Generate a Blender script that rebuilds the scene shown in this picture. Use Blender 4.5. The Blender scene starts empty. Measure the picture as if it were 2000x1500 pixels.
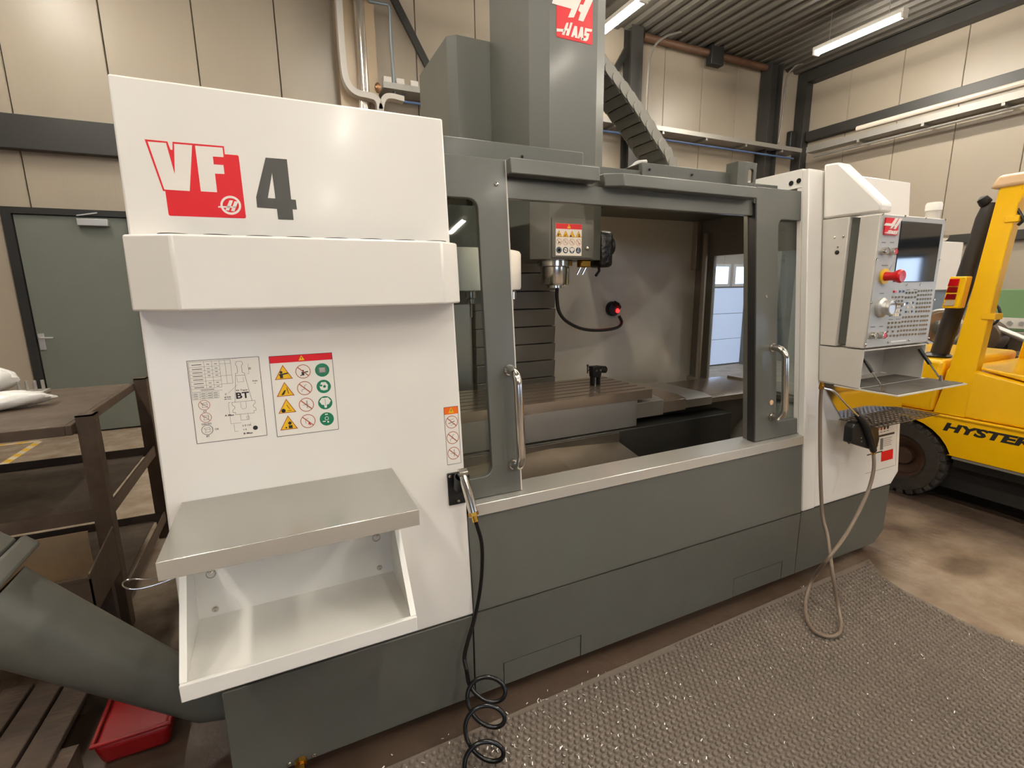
import bpy, bmesh, math, random
from mathutils import Vector, Matrix
from mathutils.geometry import tessellate_polygon
random.seed(7)

# ------------------------------------------------------------------ camera, world, exposure
S = bpy.context.scene
COL = S.collection
YAW, PIT, ROL = (math.radians(a) for a in (25.22990882, 11.21654435, -0.71200632))
FOC = 960.92
CAM = Vector((0.0, 0.0, 1.6))
_fwd = Vector((math.sin(YAW) * math.cos(PIT), math.cos(YAW) * math.cos(PIT), -math.sin(PIT)))
_rt = Vector((math.cos(YAW), -math.sin(YAW), 0))
_up = _rt.cross(_fwd)
RT = math.cos(ROL) * _rt + math.sin(ROL) * _up
UP = -math.sin(ROL) * _rt + math.cos(ROL) * _up
cd = bpy.data.cameras.new('camera')
cd.sensor_fit = 'HORIZONTAL'; cd.sensor_width = 36.0; cd.lens = 36.0 * FOC / 2000.0
cd.clip_start = 0.05; cd.clip_end = 100
cam = bpy.data.objects.new('camera', cd); COL.objects.link(cam)
m3 = Matrix((RT, UP, -_fwd)).transposed()
cam.matrix_world = Matrix.Translation(CAM) @ m3.to_4x4()
S.camera = cam
w = bpy.data.worlds.new('world'); S.world = w; w.use_nodes = True
w.node_tree.nodes['Background'].inputs[0].default_value = (0.75, 0.85, 1.0, 1)
w.node_tree.nodes['Background'].inputs[1].default_value = 0.6
S.view_settings.view_transform = 'Standard'
S.view_settings.look = 'None'
S.view_settings.gamma = 1.0
S.view_settings.use_curve_mapping = False
S.view_settings.exposure = 0.85
TUBE_POWER = 105.0
WINDOW_POWER = 4.0

def ray(px, py):
    return RT * ((px - 1000) / FOC) - UP * ((py - 750) / FOC) + _fwd
def at_y(px, py, Y):
    d = ray(px, py); return CAM + d * (Y / d.y)
def at_x(px, py, X):
    d = ray(px, py); return CAM + d * (X / d.x)
def at_z(px, py, Z):
    d = ray(px, py); return CAM + d * ((Z - CAM.z) / d.z)
YB, ZS, LEAN = 1.535, 0.409, 0.0884          # machine base face, seam height, backward lean of the front
def fy(z, d=0.0):                             # y of the leaning front face; d = distance proud of it
    return YB + LEAN * (z - ZS) - d
def at_f(px, py, d=0.0):
    n = Vector((0, 1, -LEAN)); r = ray(px, py)
    t = (Vector((0, YB - d, ZS)) - CAM).dot(n) / r.dot(n)
    return CAM + r * t

# ------------------------------------------------------------------ mesh helpers
class MB:
    def __init__(s): s.v = []; s.f = []; s.m = []
    def add(s, vs, fs, m=0):
        o = len(s.v); s.v += [tuple(p) for p in vs]
        s.f += [tuple(i + o for i in f) for f in fs]; s.m += [m] * len(fs)
        return s
    def box(s, x0, x1, y0, y1, z0, z1, m=0):
        return s.hexa([(x0, y0, z0), (x1, y0, z0), (x1, y1, z0), (x0, y1, z0), (x0, y0, z1), (x1, y0, z1), (x1, y1, z1), (x0, y1, z1)], m)
    def hexa(s, p, m=0):
        return s.add(p, [(3, 2, 1, 0), (4, 5, 6, 7), (0, 1, 5, 4), (1, 2, 6, 5), (2, 3, 7, 6), (3, 0, 4, 7)], m)
    def obox(s, c, a, b, d, m=0):
        c, a, b, d = Vector(c), Vector(a), Vector(b), Vector(d)
        return s.hexa([c - a - b - d, c + a - b - d, c + a + b - d, c - a + b - d, c - a - b + d, c + a - b + d, c + a + b + d, c - a + b + d], m)
    def fbox(s, x0, x1, z0, z1, d0, d1, m=0):   # box lying in the leaning front face, from d0 to d1 proud
        p = []
        for z in (z0, z1):
            p += [(x0, fy(z, d1), z), (x1, fy(z, d1), z), (x1, fy(z, d0), z), (x0, fy(z, d0), z)]
        return s.hexa(p, m)
    def prism(s, pts, off, m=0):
        pts = [Vector(p) for p in pts]; off = Vector(off); n = len(pts)
        vs = pts + [p + off for p in pts]
        fs = [tuple(range(n)), tuple(reversed(range(n, 2 * n)))] + [(i, i + n, (i + 1) % n + n, (i + 1) % n) for i in range(n)]
        return s.add(vs, fs, m)
    def plate(s, outer, holes, off, m=0):       # flat outline with holes, given thickness
        loops = [[Vector(p) for p in l] for l in [outer] + list(holes)]
        flat = [p for l in loops for p in l]; n = len(flat); off = Vector(off)
        tris = tessellate_polygon(loops)
        fs = [tuple(t) for t in tris] + [tuple(i + n for i in reversed(t)) for t in tris]
        o = 0
        for l in loops:
            k = len(l); fs += [(o + i, o + (i + 1) % k, o + (i + 1) % k + n, o + i + n) for i in range(k)]; o += k
        return s.add(flat + [p + off for p in flat], fs, m)
    def cyl(s, p0, p1, r0, r1=None, seg=20, m=0, caps=True):
        p0, p1 = Vector(p0), Vector(p1); r1 = r0 if r1 is None else r1
        return s.lathe([(r0, 0), (r1, (p1 - p0).length)], p0, p1 - p0, seg, m, caps)
    def lathe(s, prof, org, axis, seg=24, m=0, caps=True):
        org = Vector(org); az = Vector(axis).normalized()
        ax = az.orthogonal().normalized(); ay = az.cross(ax)
        vs = []; fs = []
        for r, h in prof:
            for i in range(seg):
                a = 2 * math.pi * i / seg
                vs.append(org + az * h + (ax * math.cos(a) + ay * math.sin(a)) * max(r, 1e-5))
        for j in range(len(prof) - 1):
            for i in range(seg):
                k = (i + 1) % seg
                fs.append((j * seg + i, j * seg + k, (j + 1) * seg + k, (j + 1) * seg + i))
        if caps:
            fs.append(tuple(reversed(range(seg)))); b = (len(prof) - 1) * seg; fs.append(tuple(range(b, b + seg)))
        return s.add(vs, fs, m)
    def tube(s, path, r, seg=10, m=0, closed=False):
        P = [Vector(p) for p in path]; n = len(P)
        R = r if isinstance(r, (list, tuple)) else [r] * n
        T = []
        for i in range(n):
            a = P[(i - 1) % n] if closed or i > 0 else P[i]
            b = P[(i + 1) % n] if closed or i < n - 1 else P[i]
            T.append((b - a).normalized())
        u = T[0].orthogonal().normalized(); vs = []; fs = []
        for i in range(n):
            u = (u - T[i] * u.dot(T[i])).normalized(); w_ = T[i].cross(u)
            for k in range(seg):
                a = 2 * math.pi * k / seg
                vs.append(P[i] + (u * math.cos(a) + w_ * math.sin(a)) * R[i])
        for i in range(n if closed else n - 1):
            j = (i + 1) % n
            for k in range(seg):
                l = (k + 1) % seg
                fs.append((i * seg + k, i * seg + l, j * seg + l, j * seg + k))
        if not closed:
            fs.append(tuple(reversed(range(seg)))); fs.append(tuple(range((n - 1) * seg, n * seg)))
        return s.add(vs, fs, m)
    def ball(s, c, r, seg=14, m=0, sc=(1, 1, 1)):
        o = len(s.v)
        s.lathe([(r * math.sin(math.pi * i / 8), -r * math.cos(math.pi * i / 8)) for i in range(9)], (0, 0, 0), (0, 0, 1), seg, m, False)
        for i in range(o, len(s.v)):
            p = s.v[i]; s.v[i] = (c[0] + p[0] * sc[0], c[1] + p[1] * sc[1], c[2] + p[2] * sc[2])
        return s
    def mesh(s, name, mats, smooth):
        me = bpy.data.meshes.new(name); me.from_pydata(s.v, [], s.f)
        for mm in (mats if isinstance(mats, (list, tuple)) else [mats]): me.materials.append(mm)
        me.polygons.foreach_set('material_index', s.m)
        bm = bmesh.new(); bm.from_mesh(me); bmesh.ops.recalc_face_normals(bm, faces=bm.faces); bm.to_mesh(me); bm.free()
        if smooth:
            me.polygons.foreach_set('use_smooth', [True] * len(me.polygons))
            me.set_sharp_from_angle(angle=math.radians(35))
        return me
    def build(s, name, mats, parent=None, smooth=False, bevel=0.0, seg=2):
        o = bpy.data.objects.new(name, s.mesh(name, mats, smooth)); COL.objects.link(o)
        setp(o, parent)
        if bevel:
            b = o.modifiers.new('edge', 'BEVEL'); b.width = bevel; b.segments = seg; b.limit_method = 'ANGLE'
            b.angle_limit = math.radians(20); b.harden_normals = False
            o.data.polygons.foreach_set('use_smooth', [True] * len(o.data.polygons)); o.data.set_sharp_from_angle(angle=math.radians(22))
        return o
def setp(o, parent):
    if parent:
        o.parent = parent
        if parent.type == 'EMPTY': o.matrix_parent_inverse = Matrix.Translation(-parent.location)
def tag(o, label, cat, group=None, kind=None):
    o['label'] = label; o['category'] = cat
    if group: o['group'] = group
    if kind: o['kind'] = kind
    return o
def thing(name, loc, label, cat, group=None):
    o = bpy.data.objects.new(name, None); o.location = loc; o.empty_display_size = 0.1
    COL.objects.link(o); return tag(o, label, cat, group)
def struct(o):
    o['kind'] = 'structure'; return o
def inst(src, parent, mat):                   # a copy sharing mesh data
    c = src.copy(); COL.objects.link(c); c.parent = parent
    c.matrix_parent_inverse = Matrix.Identity(4); c.matrix_basis = mat
    return c
def arc(c, u, v, r, a0, a1, n):
    c, u, v = Vector(c), Vector(u), Vector(v)
    return [c + u * (r * math.cos(a0 + (a1 - a0) * i / n)) + v * (r * math.sin(a0 + (a1 - a0) * i / n)) for i in range(n + 1)]
def rrect(x0, x1, y0, y1, r, n=5, which='abcd'):
    out = []
    for k, (cx, cy, a) in zip('abcd', ((x0 + r, y0 + r, 180), (x1 - r, y0 + r, 270), (x1 - r, y1 - r, 0), (x0 + r, y1 - r, 90))):
        if k in which:
            out += [(cx + r * math.cos(math.radians(a + 90 * i / n)), cy + r * math.sin(math.radians(a + 90 * i / n))) for i in range(n + 1)]
        else:
            out.append((cx + (r if k in 'bc' else -r), cy + (r if k in 'cd' else -r)))
    return out
def smooth_path(pts, n=8):                    # Catmull-Rom
    P = [Vector(p) for p in pts]; P = [2 * P[0] - P[1]] + P + [2 * P[-1] - P[-2]]; out = []
    for i in range(1, len(P) - 2):
        a, b, c, d = P[i - 1:i + 3]
        for k in range(n):
            t = k / n
            out.append(0.5 * ((2 * b) + (c - a) * t + (2 * a - 5 * b + 4 * c - d) * t * t + (3 * b - a - 3 * c + d) * t ** 3))
    return out + [P[-2]]
def text_mb(mb, s, org, u, v, n, h, m=0, bold=0.0, shear=0.0, width=None, depth=0.0004, centre=False):
    cu = bpy.data.curves.new('txt', 'FONT'); cu.body = s; cu.size = 1.0; cu.offset = bold; cu.shear = shear; cu.resolution_u = 3
    to = bpy.data.objects.new('txt', cu)
    me = bpy.data.meshes.new_from_object(to)
    vs = [Vector(x.co) for x in me.vertices]; fs = [tuple(p.vertices) for p in me.polygons]
    if vs:
        x0 = min(p.x for p in vs); x1 = max(p.x for p in vs); y0 = min(p.y for p in vs); y1 = max(p.y for p in vs)
        k = h / (y1 - y0); kx = k if width is None else width / (x1 - x0)
        org, u, v, n = Vector(org), Vector(u), Vector(v), Vector(n)
        if centre: org = org - u * ((x1 - x0) * kx / 2)
        mb.add([org + u * ((p.x - x0) * kx) + v * ((p.y - y0) * k) + n * depth for p in vs], fs, m)
    bpy.data.objects.remove(to); bpy.data.curves.remove(cu); bpy.data.meshes.remove(me)
    return mb

# ------------------------------------------------------------------ materials
def lin(c):
    return tuple((x / 12.92 if x <= 0.04045 else ((x + 0.055) / 1.055) ** 2.4) for x in (c[0] / 255, c[1] / 255, c[2] / 255)) + (1.0,)
MATS = {}
def mat(name, rgb, rough=0.5, metal=0.0, var=0.0, vscale=6.0, vcol=None, bump=0.0, bscale=60.0, stretch=(1, 1, 1), rvar=0.0, coat=0.0, emit=None, estr=0.0, spec=0.5, detail=4.0, thresh=(0.35, 0.75)):
    if name in MATS: return MATS[name]
    M = bpy.data.materials.new(name); M.use_nodes = True; nt = M.node_tree; N = nt.nodes; L = nt.links
    b = N['Principled BSDF']
    c = lin(rgb); b.inputs['Base Color'].default_value = c
    b.inputs['Roughness'].default_value = rough; b.inputs['Metallic'].default_value = metal
    b.inputs['Specular IOR Level'].default_value = spec
    if coat: b.inputs['Coat Weight'].default_value = coat; b.inputs['Coat Roughness'].default_value = 0.12
    if emit:
        b.inputs['Emission Color'].default_value = lin(emit); b.inputs['Emission Strength'].default_value = estr
    if var or bump or rvar:
        tc = N.new('ShaderNodeNewGeometry'); mp = N.new('ShaderNodeMapping'); mp.inputs['Scale'].default_value = stretch
        L.new(tc.outputs['Position'], mp.inputs['Vector'])
        if var or rvar:
            nz = N.new('ShaderNodeTexNoise'); nz.inputs['Scale'].default_value = vscale; nz.inputs['Detail'].default_value = detail
            nz.inputs['Roughness'].default_value = 0.62
            L.new(mp.outputs[0], nz.inputs['Vector'])
        if var:
            rp = N.new('ShaderNodeMapRange'); rp.inputs['From Min'].default_value = thresh[0]; rp.inputs['From Max'].default_value = thresh[1]
            rp.inputs['To Max'].default_value = var; L.new(nz.outputs['Fac'], rp.inputs['Value'])
            mx = N.new('ShaderNodeMix'); mx.data_type = 'RGBA'
            mx.inputs['A'].default_value = c
            mx.inputs['B'].default_value = lin(vcol) if vcol else tuple(x * 0.45 for x in c[:3]) + (1,)
            L.new(rp.outputs[0], mx.inputs['Factor']); L.new(mx.outputs['Result'], b.inputs['Base Color'])
        if rvar:
            rr = N.new('ShaderNodeMapRange'); rr.inputs['To Min'].default_value = max(0.03, rough - rvar); rr.inputs['To Max'].default_value = min(1, rough + rvar)
            rr.inputs['From Min'].default_value = 0.3; rr.inputs['From Max'].default_value = 0.7
            L.new(nz.outputs['Fac'], rr.inputs['Value']); L.new(rr.outputs[0], b.inputs['Roughness'])
        if bump:
            n2 = N.new('ShaderNodeTexNoise'); n2.inputs['Scale'].default_value = bscale; n2.inputs['Detail'].default_value = 5
            L.new(mp.outputs[0], n2.inputs['Vector'])
            bp = N.new('ShaderNodeBump'); bp.inputs['Strength'].default_value = bump; bp.inputs['Distance'].default_value = 0.01
            L.new(n2.outputs['Fac'], bp.inputs['Height']); L.new(bp.outputs[0], b.inputs['Normal'])
    MATS[name] = M; return M
def glass(name, tint=(235, 240, 236), rough=0.02, haze=0.0):
    M = bpy.data.materials.new(name); M.use_nodes = True; nt = M.node_tree; N = nt.nodes; L = nt.links
    N.remove(N['Principled BSDF']); out = N['Material Output']
    g = N.new('ShaderNodeBsdfGlossy'); g.inputs['Roughness'].default_value = rough; g.inputs['Color'].default_value = (1, 1, 1, 1)
    t = N.new('ShaderNodeBsdfTransparent'); t.inputs['Color'].default_value = lin(tint)
    fr = N.new('ShaderNodeFresnel')
    ge = N.new('ShaderNodeNewGeometry'); mr = N.new('ShaderNodeMapRange'); mr.inputs['To Min'].default_value = 1.5; mr.inputs['To Max'].default_value = 1 / 1.5   # thin sheet: same reflectance from both faces
    L.new(ge.outputs['Backfacing'], mr.inputs['Value']); L.new(mr.outputs[0], fr.inputs['IOR'])
    sc = N.new('ShaderNodeMath'); sc.operation = 'MULTIPLY'; sc.inputs[1].default_value = 1.1
    mx = N.new('ShaderNodeMixShader')
    L.new(fr.outputs[0], sc.inputs[0]); L.new(sc.outputs[0], mx.inputs[0]); L.new(t.outputs[0], mx.inputs[1]); L.new(g.outputs[0], mx.inputs[2]); L.new(mx.outputs[0], out.inputs['Surface'])
    if haze:                                  # bluish scatter mixed in to give the pane a whitish-blue glow
        tl = N.new('ShaderNodeBsdfTranslucent'); tl.inputs['Color'].default_value = (0.78, 0.88, 1.0, 1)
        m2 = N.new('ShaderNodeMixShader'); m2.inputs[0].default_value = haze
        L.new(mx.outputs[0], m2.inputs[1]); L.new(tl.outputs[0], m2.inputs[2]); L.new(m2.outputs[0], out.inputs['Surface'])
    return M

WHITE = mat('white_powder_coat', (240, 235, 227), 0.30, var=0.10, vscale=1.6, vcol=(226, 220, 209), coat=0.2)
WHITE2 = mat('white_tray_paint', (242, 239, 232), 0.36, var=0.10, vscale=5, vcol=(224, 219, 210))
LGREY = mat('light_grey_coat', (206, 200, 190), 0.38)
GREY = mat('slate_grey_coat', (94, 94, 87), 0.36, var=0.25, vscale=2.0, vcol=(88, 88, 80), bump=0.03, bscale=170, coat=0.1)
GREYB = mat('slate_grey_base', (91, 91, 84), 0.45, var=0.45, vscale=3.0, vcol=(78, 76, 68), bump=0.04, bscale=90)
STEEL = mat('brushed_stainless', (218, 214, 206), 0.27, 0.65)
STEELD = mat('worn_stainless', (190, 182, 170), 0.36, 0.8, var=0.3, vscale=3, vcol=(160, 150, 136))
CHROME = mat('polished_steel', (215, 210, 202), 0.16, 1.0)
TABLEM = mat('oily_cast_table', (166, 148, 130), 0.2, 0.7, var=0.3, vscale=5, vcol=(140, 122, 104))
DARKM = mat('dark_machine_steel', (92, 88, 80), 0.36, 0.5, var=0.3, vscale=5, rvar=0.08)
INNER = mat('inner_enclosure_white', (214, 204, 188), 0.45, var=0.3, vscale=2.2, vcol=(190, 178, 160))
INGREY = mat('inner_grey', (90, 90, 82), 0.4, var=0.3, vscale=3)
BLACK = mat('black_plastic', (20, 20, 20), 0.4)
BLACKG = mat('black_gloss_hose', (16, 16, 16), 0.18)
RUB = mat('rubber_dark', (30, 29, 27), 0.65, bump=0.1, bscale=80)
RED = mat('red_print', (222, 10, 28), 0.4)
REDP = mat('red_plastic', (200, 18, 22), 0.3)
PAPER = mat('sticker_white', (238, 232, 222), 0.45)
INK = mat('black_ink', (34, 32, 30), 0.5)
INKG = mat('grey_ink', (120, 116, 110), 0.5)
DGREY4 = mat('dark_grey_print', (72, 70, 64), 0.45)
YEL = mat('sticker_yellow', (240, 190, 10), 0.45)
ORG = mat('sticker_orange', (246, 110, 10), 0.45)
GRN = mat('sticker_green', (14, 122, 84), 0.45)
BRN = mat('sticker_brown_red', (176, 84, 50), 0.5)
DKB = mat('sticker_dark_blue', (52, 74, 100), 0.45)
BRASS = mat('brass', (200, 150, 60), 0.25, 1.0)
CREAM = mat('key_cream', (232, 222, 200), 0.5)
KGREY = mat('key_grey', (150, 146, 136), 0.5)
KBROWN = mat('key_taupe', (150, 134, 112), 0.5)
KBLUE = mat('key_blue', (96, 112, 140), 0.5)
PANEL = mat('pendant_face_silver', (178, 177, 172), 0.42, 0.1)
SCREEN = mat('screen_glass', (14, 18, 24), 0.05, spec=0.9)
ALU = mat('aluminium', (200, 198, 194), 0.38, 0.8)
HOSE = mat('taupe_hose', (120, 104, 88), 0.45)
FYEL = mat('truck_yellow', (255, 198, 0), 0.28, var=0.2, vscale=4, vcol=(232, 168, 0), coat=0.35)
TYRE = mat('tyre_rubber', (52, 48, 44), 0.75, var=0.4, vscale=14, vcol=(86, 78, 70), bump=0.15, bscale=70)
WALLM = mat('sandwich_panel', (160, 148, 131), 0.38, var=0.12, vscale=1.0, vcol=(144, 131, 112), bump=0.10, bscale=9, stretch=(3, 3, 0.2))
WALLJ = mat('panel_joint', (110, 98, 82), 0.7)
DSTEEL = mat('dark_frame_steel', (46, 44, 40), 0.45, var=0.3, vscale=3)
GALV = mat('galvanised', (156, 152, 145), 0.42, 0.6)
DECK = mat('roof_deck_steel', (96, 92, 84), 0.5, 0.2, var=0.4, vscale=1.5, vcol=(74, 68, 60))
DOORG = mat('door_grey_green', (104, 108, 98), 0.45, var=0.1, vscale=3)
DBLK = mat('door_frame_black', (28, 27, 25), 0.5)
RUST = mat('rusty_steel', (92, 76, 62), 0.62, 0.25, var=0.7, vscale=7, vcol=(58, 44, 34), bump=0.15, bscale=40)
RUSTS = mat('oily_shelf_steel', (98, 84, 70), 0.5, 0.3, var=0.8, vscale=4, vcol=(66, 52, 42), bump=0.1, bscale=30, rvar=0.12)
WOOD = mat('dark_oily_wood', (92, 74, 60), 0.7, var=0.8, vscale=5, vcol=(44, 36, 30), stretch=(1, 4, 1), bump=0.25, bscale=18)
REDBOX = mat('red_box_plastic', (138, 0, 4), 0.45, var=0.2, vscale=4)
MATM = mat('rubber_mat', (112, 101, 91), 0.5, var=0.5, vscale=2.2, vcol=(126, 113, 102))
SWARF = mat('swarf', (240, 238, 232), 0.3, 0.3)
BAGM = mat('clear_film', (232, 230, 226), 0.2, var=0.3, vscale=8, vcol=(205, 200, 192), bump=0.5, bscale=14)
CONC = mat('concrete', (158, 142, 124), 0.5, var=0.95, vscale=5.0, vcol=(112, 91, 70), bump=0.2, bscale=30, rvar=0.15, detail=12)
GLASS = glass('window_polycarbonate')
FROST = glass('side_window_polycarbonate', (236, 244, 255), 0.06, haze=0.05)
TUBEM = mat('lit_tube', (255, 255, 255), 0.4, emit=(255, 248, 235), estr=TUBE_POWER)
DAYM = mat('daylit_pane', (200, 215, 235), 0.3, emit=(196, 220, 255), estr=WINDOW_POWER)
LEDR = mat('red_led', (255, 30, 20), 0.3, emit=(255, 20, 20), estr=6)
LAMPW = mat('beacon_white', (236, 232, 222), 0.35)
TLR = mat('tail_light_red', (196, 8, 14), 0.15, coat=0.5)
TLR2 = mat('tail_light_dark_red', (130, 10, 12), 0.15, coat=0.5)
GREENP = mat('green_paint', (110, 140, 96), 0.5)
BLUEP = mat('blue_pipe', (70, 92, 130), 0.4)

# ------------------------------------------------------------------ the hall
XL, XR, YF, YW, ZR = -6.0, 9.64, -12.0, 7.03, 5.5
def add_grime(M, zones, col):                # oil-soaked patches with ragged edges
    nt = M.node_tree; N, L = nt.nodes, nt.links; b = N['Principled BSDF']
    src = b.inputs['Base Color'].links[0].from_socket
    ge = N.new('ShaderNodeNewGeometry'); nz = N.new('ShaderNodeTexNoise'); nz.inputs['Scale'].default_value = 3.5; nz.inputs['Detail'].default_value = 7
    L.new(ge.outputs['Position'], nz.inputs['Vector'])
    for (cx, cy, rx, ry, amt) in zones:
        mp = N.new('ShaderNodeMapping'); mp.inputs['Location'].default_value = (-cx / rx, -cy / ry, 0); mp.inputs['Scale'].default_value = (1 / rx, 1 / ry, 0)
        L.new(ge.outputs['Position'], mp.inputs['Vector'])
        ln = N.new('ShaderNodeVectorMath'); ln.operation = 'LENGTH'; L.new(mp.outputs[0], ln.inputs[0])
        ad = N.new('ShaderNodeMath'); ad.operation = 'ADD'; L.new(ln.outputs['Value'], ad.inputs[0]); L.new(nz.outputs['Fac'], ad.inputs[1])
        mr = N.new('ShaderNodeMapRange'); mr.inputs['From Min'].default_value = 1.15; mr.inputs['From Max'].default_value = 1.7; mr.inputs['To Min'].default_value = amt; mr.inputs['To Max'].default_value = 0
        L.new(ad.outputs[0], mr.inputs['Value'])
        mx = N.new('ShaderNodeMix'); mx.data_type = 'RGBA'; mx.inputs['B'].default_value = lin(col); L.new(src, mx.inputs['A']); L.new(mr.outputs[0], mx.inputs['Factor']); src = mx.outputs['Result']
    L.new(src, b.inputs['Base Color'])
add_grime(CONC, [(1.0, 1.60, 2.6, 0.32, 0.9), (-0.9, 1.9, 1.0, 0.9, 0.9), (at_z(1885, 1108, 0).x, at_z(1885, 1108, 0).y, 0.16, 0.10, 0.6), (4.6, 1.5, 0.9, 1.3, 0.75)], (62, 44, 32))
o = MB().box(XL - 0.2, XR + 0.2, YF - 0.2, YW + 0.2, -0.12, 0.0).build('floor', CONC); struct(o)
# trapezoidal roof deck, ribs running away from the camera
mb = MB(); pitch = 0.21; prof = []; x = XL - 0.1
while x < XR + 0.2:
    prof += [(x, ZR + 0.045), (x + 0.075, ZR + 0.045), (x + 0.105, ZR), (x + 0.18, ZR)]; x += pitch
vs = [(a, y, b) for y in (YF - 0.1, YW + 0.1) for a, b in prof]; n = len(prof)
mb.add(vs, [(i, i + 1, i + 1 + n, i + n) for i in range(n - 1)])
mb.box(XL - 0.2, XR + 0.2, YF - 0.2, YW + 0.2, ZR + 0.06, ZR + 0.16)
struct(mb.build('ceiling', DECK))
# back wall of upright sandwich panels
PJ = [-1.38 + 0.84 * k for k in range(-6, 14)]
DX0, DX1, DZ = -2.44, -1.40, 2.44            # doorway
wb = struct(MB().box(XL, XR + 0.1, YW + 0.09, YW + 0.17, 0, ZR + 0.1).build('wall_back', WALLJ))
def vpanel(par, x0, x1, z0, z1):
    mb = MB(); g = 0.004
    mb.prism([(x0 + g, YW + 0.085, z0), (x0 + g, YW + 0.012, z0), (x0 + 0.010, YW, z0), (x1 - 0.010, YW, z0), (x1 - g, YW + 0.012, z0), (x1 - g, YW + 0.085, z0)], (0, 0, z1 - z0))
    mb.build('panel', WALLM, par)
for a, b in zip(PJ[:-1], PJ[1:]):
    a, b = max(a, XL), min(b, XR)
    if b <= a: continue
    if b <= DX0 or a >= DX1: vpanel(wb, a, b, 0.0, ZR + 0.05)
    else:
        vpanel(wb, a, b, DZ + 0.03, ZR + 0.05)
        if a < DX0 - 0.05: vpanel(wb, a, DX0 - 0.03, 0.0, DZ + 0.03)
        if b > DX1 + 0.05: vpanel(wb, DX1 + 0.03, b, 0.0, DZ + 0.03)
# daylit low windows in the side wall behind the photographer (mirrored in the control screen)
wr = struct(MB().box(XR + 0.09, XR + 0.17, YF, YW + 0.1, 0, ZR + 0.1).build('wall_right', WALLJ))
y = YW - 0.07 - 0.84 * 23
while y < YW - 0.1:
    a, b = max(y, YF), min(y + 0.84, YW - 0.002)
    MB().prism([(XR + 0.085, a + 0.003, 0), (XR + 0.012, a + 0.003, 0), (XR, a + 0.008, 0), (XR, b - 0.008, 0), (XR + 0.012, b - 0.003, 0), (XR + 0.085, b - 0.003, 0)], (0, 0, ZR + 0.05)).build('panel', WALLM, wr)
    y += 0.84
for k, (a, b) in enumerate(((-3.3, -1.86), (-5.2, -3.5))):
    wn = struct(MB().box(XR - 0.012, XR - 0.004, a, b, 0.75, 1.98).build('window_%d' % (k + 11), DAYM))
    mb = MB()
    for (p, q, r, s_) in ((a - .05, b + .05, 0.70, 0.75), (a - .05, b + .05, 1.98, 2.03), (a - .05, a, 0.75, 1.98), (b, b + .05, 0.75, 1.98)): mb.box(XR - 0.03, XR - 0.002, p, q, r, s_)
    mb.build('window_frame', DBLK, wn)
for k, (a, b) in enumerate(((7.0, 7.95), (8.15, 8.95))):  # glowing panes added behind the machine for a bright view through its side window
    wn = struct(MB().box(a, b, YW - 0.012, YW - 0.004, 1.60, 1.92).build('window_%d' % (k + 21), DAYM))
    mb = MB()
    for (p, q, r, s_) in ((a - .05, b + .05, 1.55, 1.60), (a - .05, b + .05, 1.92, 1.97), (a - .05, a, 1.60, 1.92), (b, b + .05, 1.60, 1.92)): mb.box(p, q, YW - 0.03, YW - 0.002, r, s_)
    mb.build('window_frame', LGREY, wn)
# glowing milky door added in the back wall to brighten the side window view
MILK = mat('milky_glow_panel', (190, 200, 214), 0.5, emit=(206, 216, 236), estr=0.30)
d2 = struct(MB().box(6.85, 9.1, YW - 0.004, YW - 0.001, 0.0, 1.54).build('glow_door', DBLK))
for k in range(3): MB().box(6.9, 9.05, YW - 0.03, YW - 0.004, 0.03 + 0.5 * k, 0.52 + 0.5 * k).build('glow_section', MILK, d2, bevel=0.006)
DIMW = mat('taupe_wall', (118, 108, 96), 0.6, var=0.2, vscale=1)
struct(MB().box(XL - 0.12, XL, YF, YW + 0.1, 0, ZR + 0.1).build('wall_left', DIMW))
# wall behind the photographer with a band of daylit windows
WIN = [(-4.6, -2.9), (-2.3, -0.6), (6.9, 8.6)]
pts = [(XL, YF, 0), (XR, YF, 0), (XR, YF, ZR + 0.1), (XL, YF, ZR + 0.1)]
holes = [[(a, YF, 1.3), (b, YF, 1.3), (b, YF, 2.9), (a, YF, 2.9)] for a, b in WIN]
struct(MB().plate(pts, holes, (0, -0.12, 0)).build('wall_front', DIMW))
for k, (a, b) in enumerate(WIN):
    wn = struct(MB().box(a, b, YF - 0.09, YF - 0.07, 1.3, 2.9).build('window_%d' % (k + 1), DAYM))
    mb = MB()
    for (p, q, r, s_) in ((a, b, 1.3, 1.35), (a, b, 2.85, 2.9), (a, a + 0.05, 1.3, 2.9), (b - 0.05, b, 1.3, 2.9), ((a + b) / 2 - 0.03, (a + b) / 2 + 0.03, 1.3, 2.9)):
        mb.box(p, q, YF - 0.065, YF - 0.01, r, s_)
    mb.build('window_frame', DBLK, wn)
# steel door in the back wall
dr = struct(MB().box(DX0 + 0.06, DX1 - 0.02, YW + 0.01, YW + 0.06, 0.02, DZ - 0.04).build('door_1', DOORG, bevel=0.004))
mb = MB(); mb.box(DX0 - 0.02, DX0 + 0.055, YW - 0.02, YW + 0.08, 0, DZ + 0.03); mb.box(DX1 - 0.015, DX1 + 0.04, YW - 0.02, YW + 0.08, 0, DZ + 0.03); mb.box(DX0 + 0.055, DX1 - 0.015, YW - 0.02, YW + 0.08, DZ - 0.035, DZ + 0.03)
mb.build('door_frame', DBLK, dr)
h = MB().box(-2.37, -2.315, YW - 0.005, YW + 0.01, 0.98, 1.16).build('handle_plate', ALU, dr, bevel=0.004)
MB().tube(smooth_path([(-2.345, YW, 1.115), (-2.345, YW - 0.05, 1.115), (-2.31, YW - 0.06, 1.115), (-2.22, YW - 0.06, 1.112)], 5), 0.011).build('handle_lever', ALU, h, True)
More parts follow.
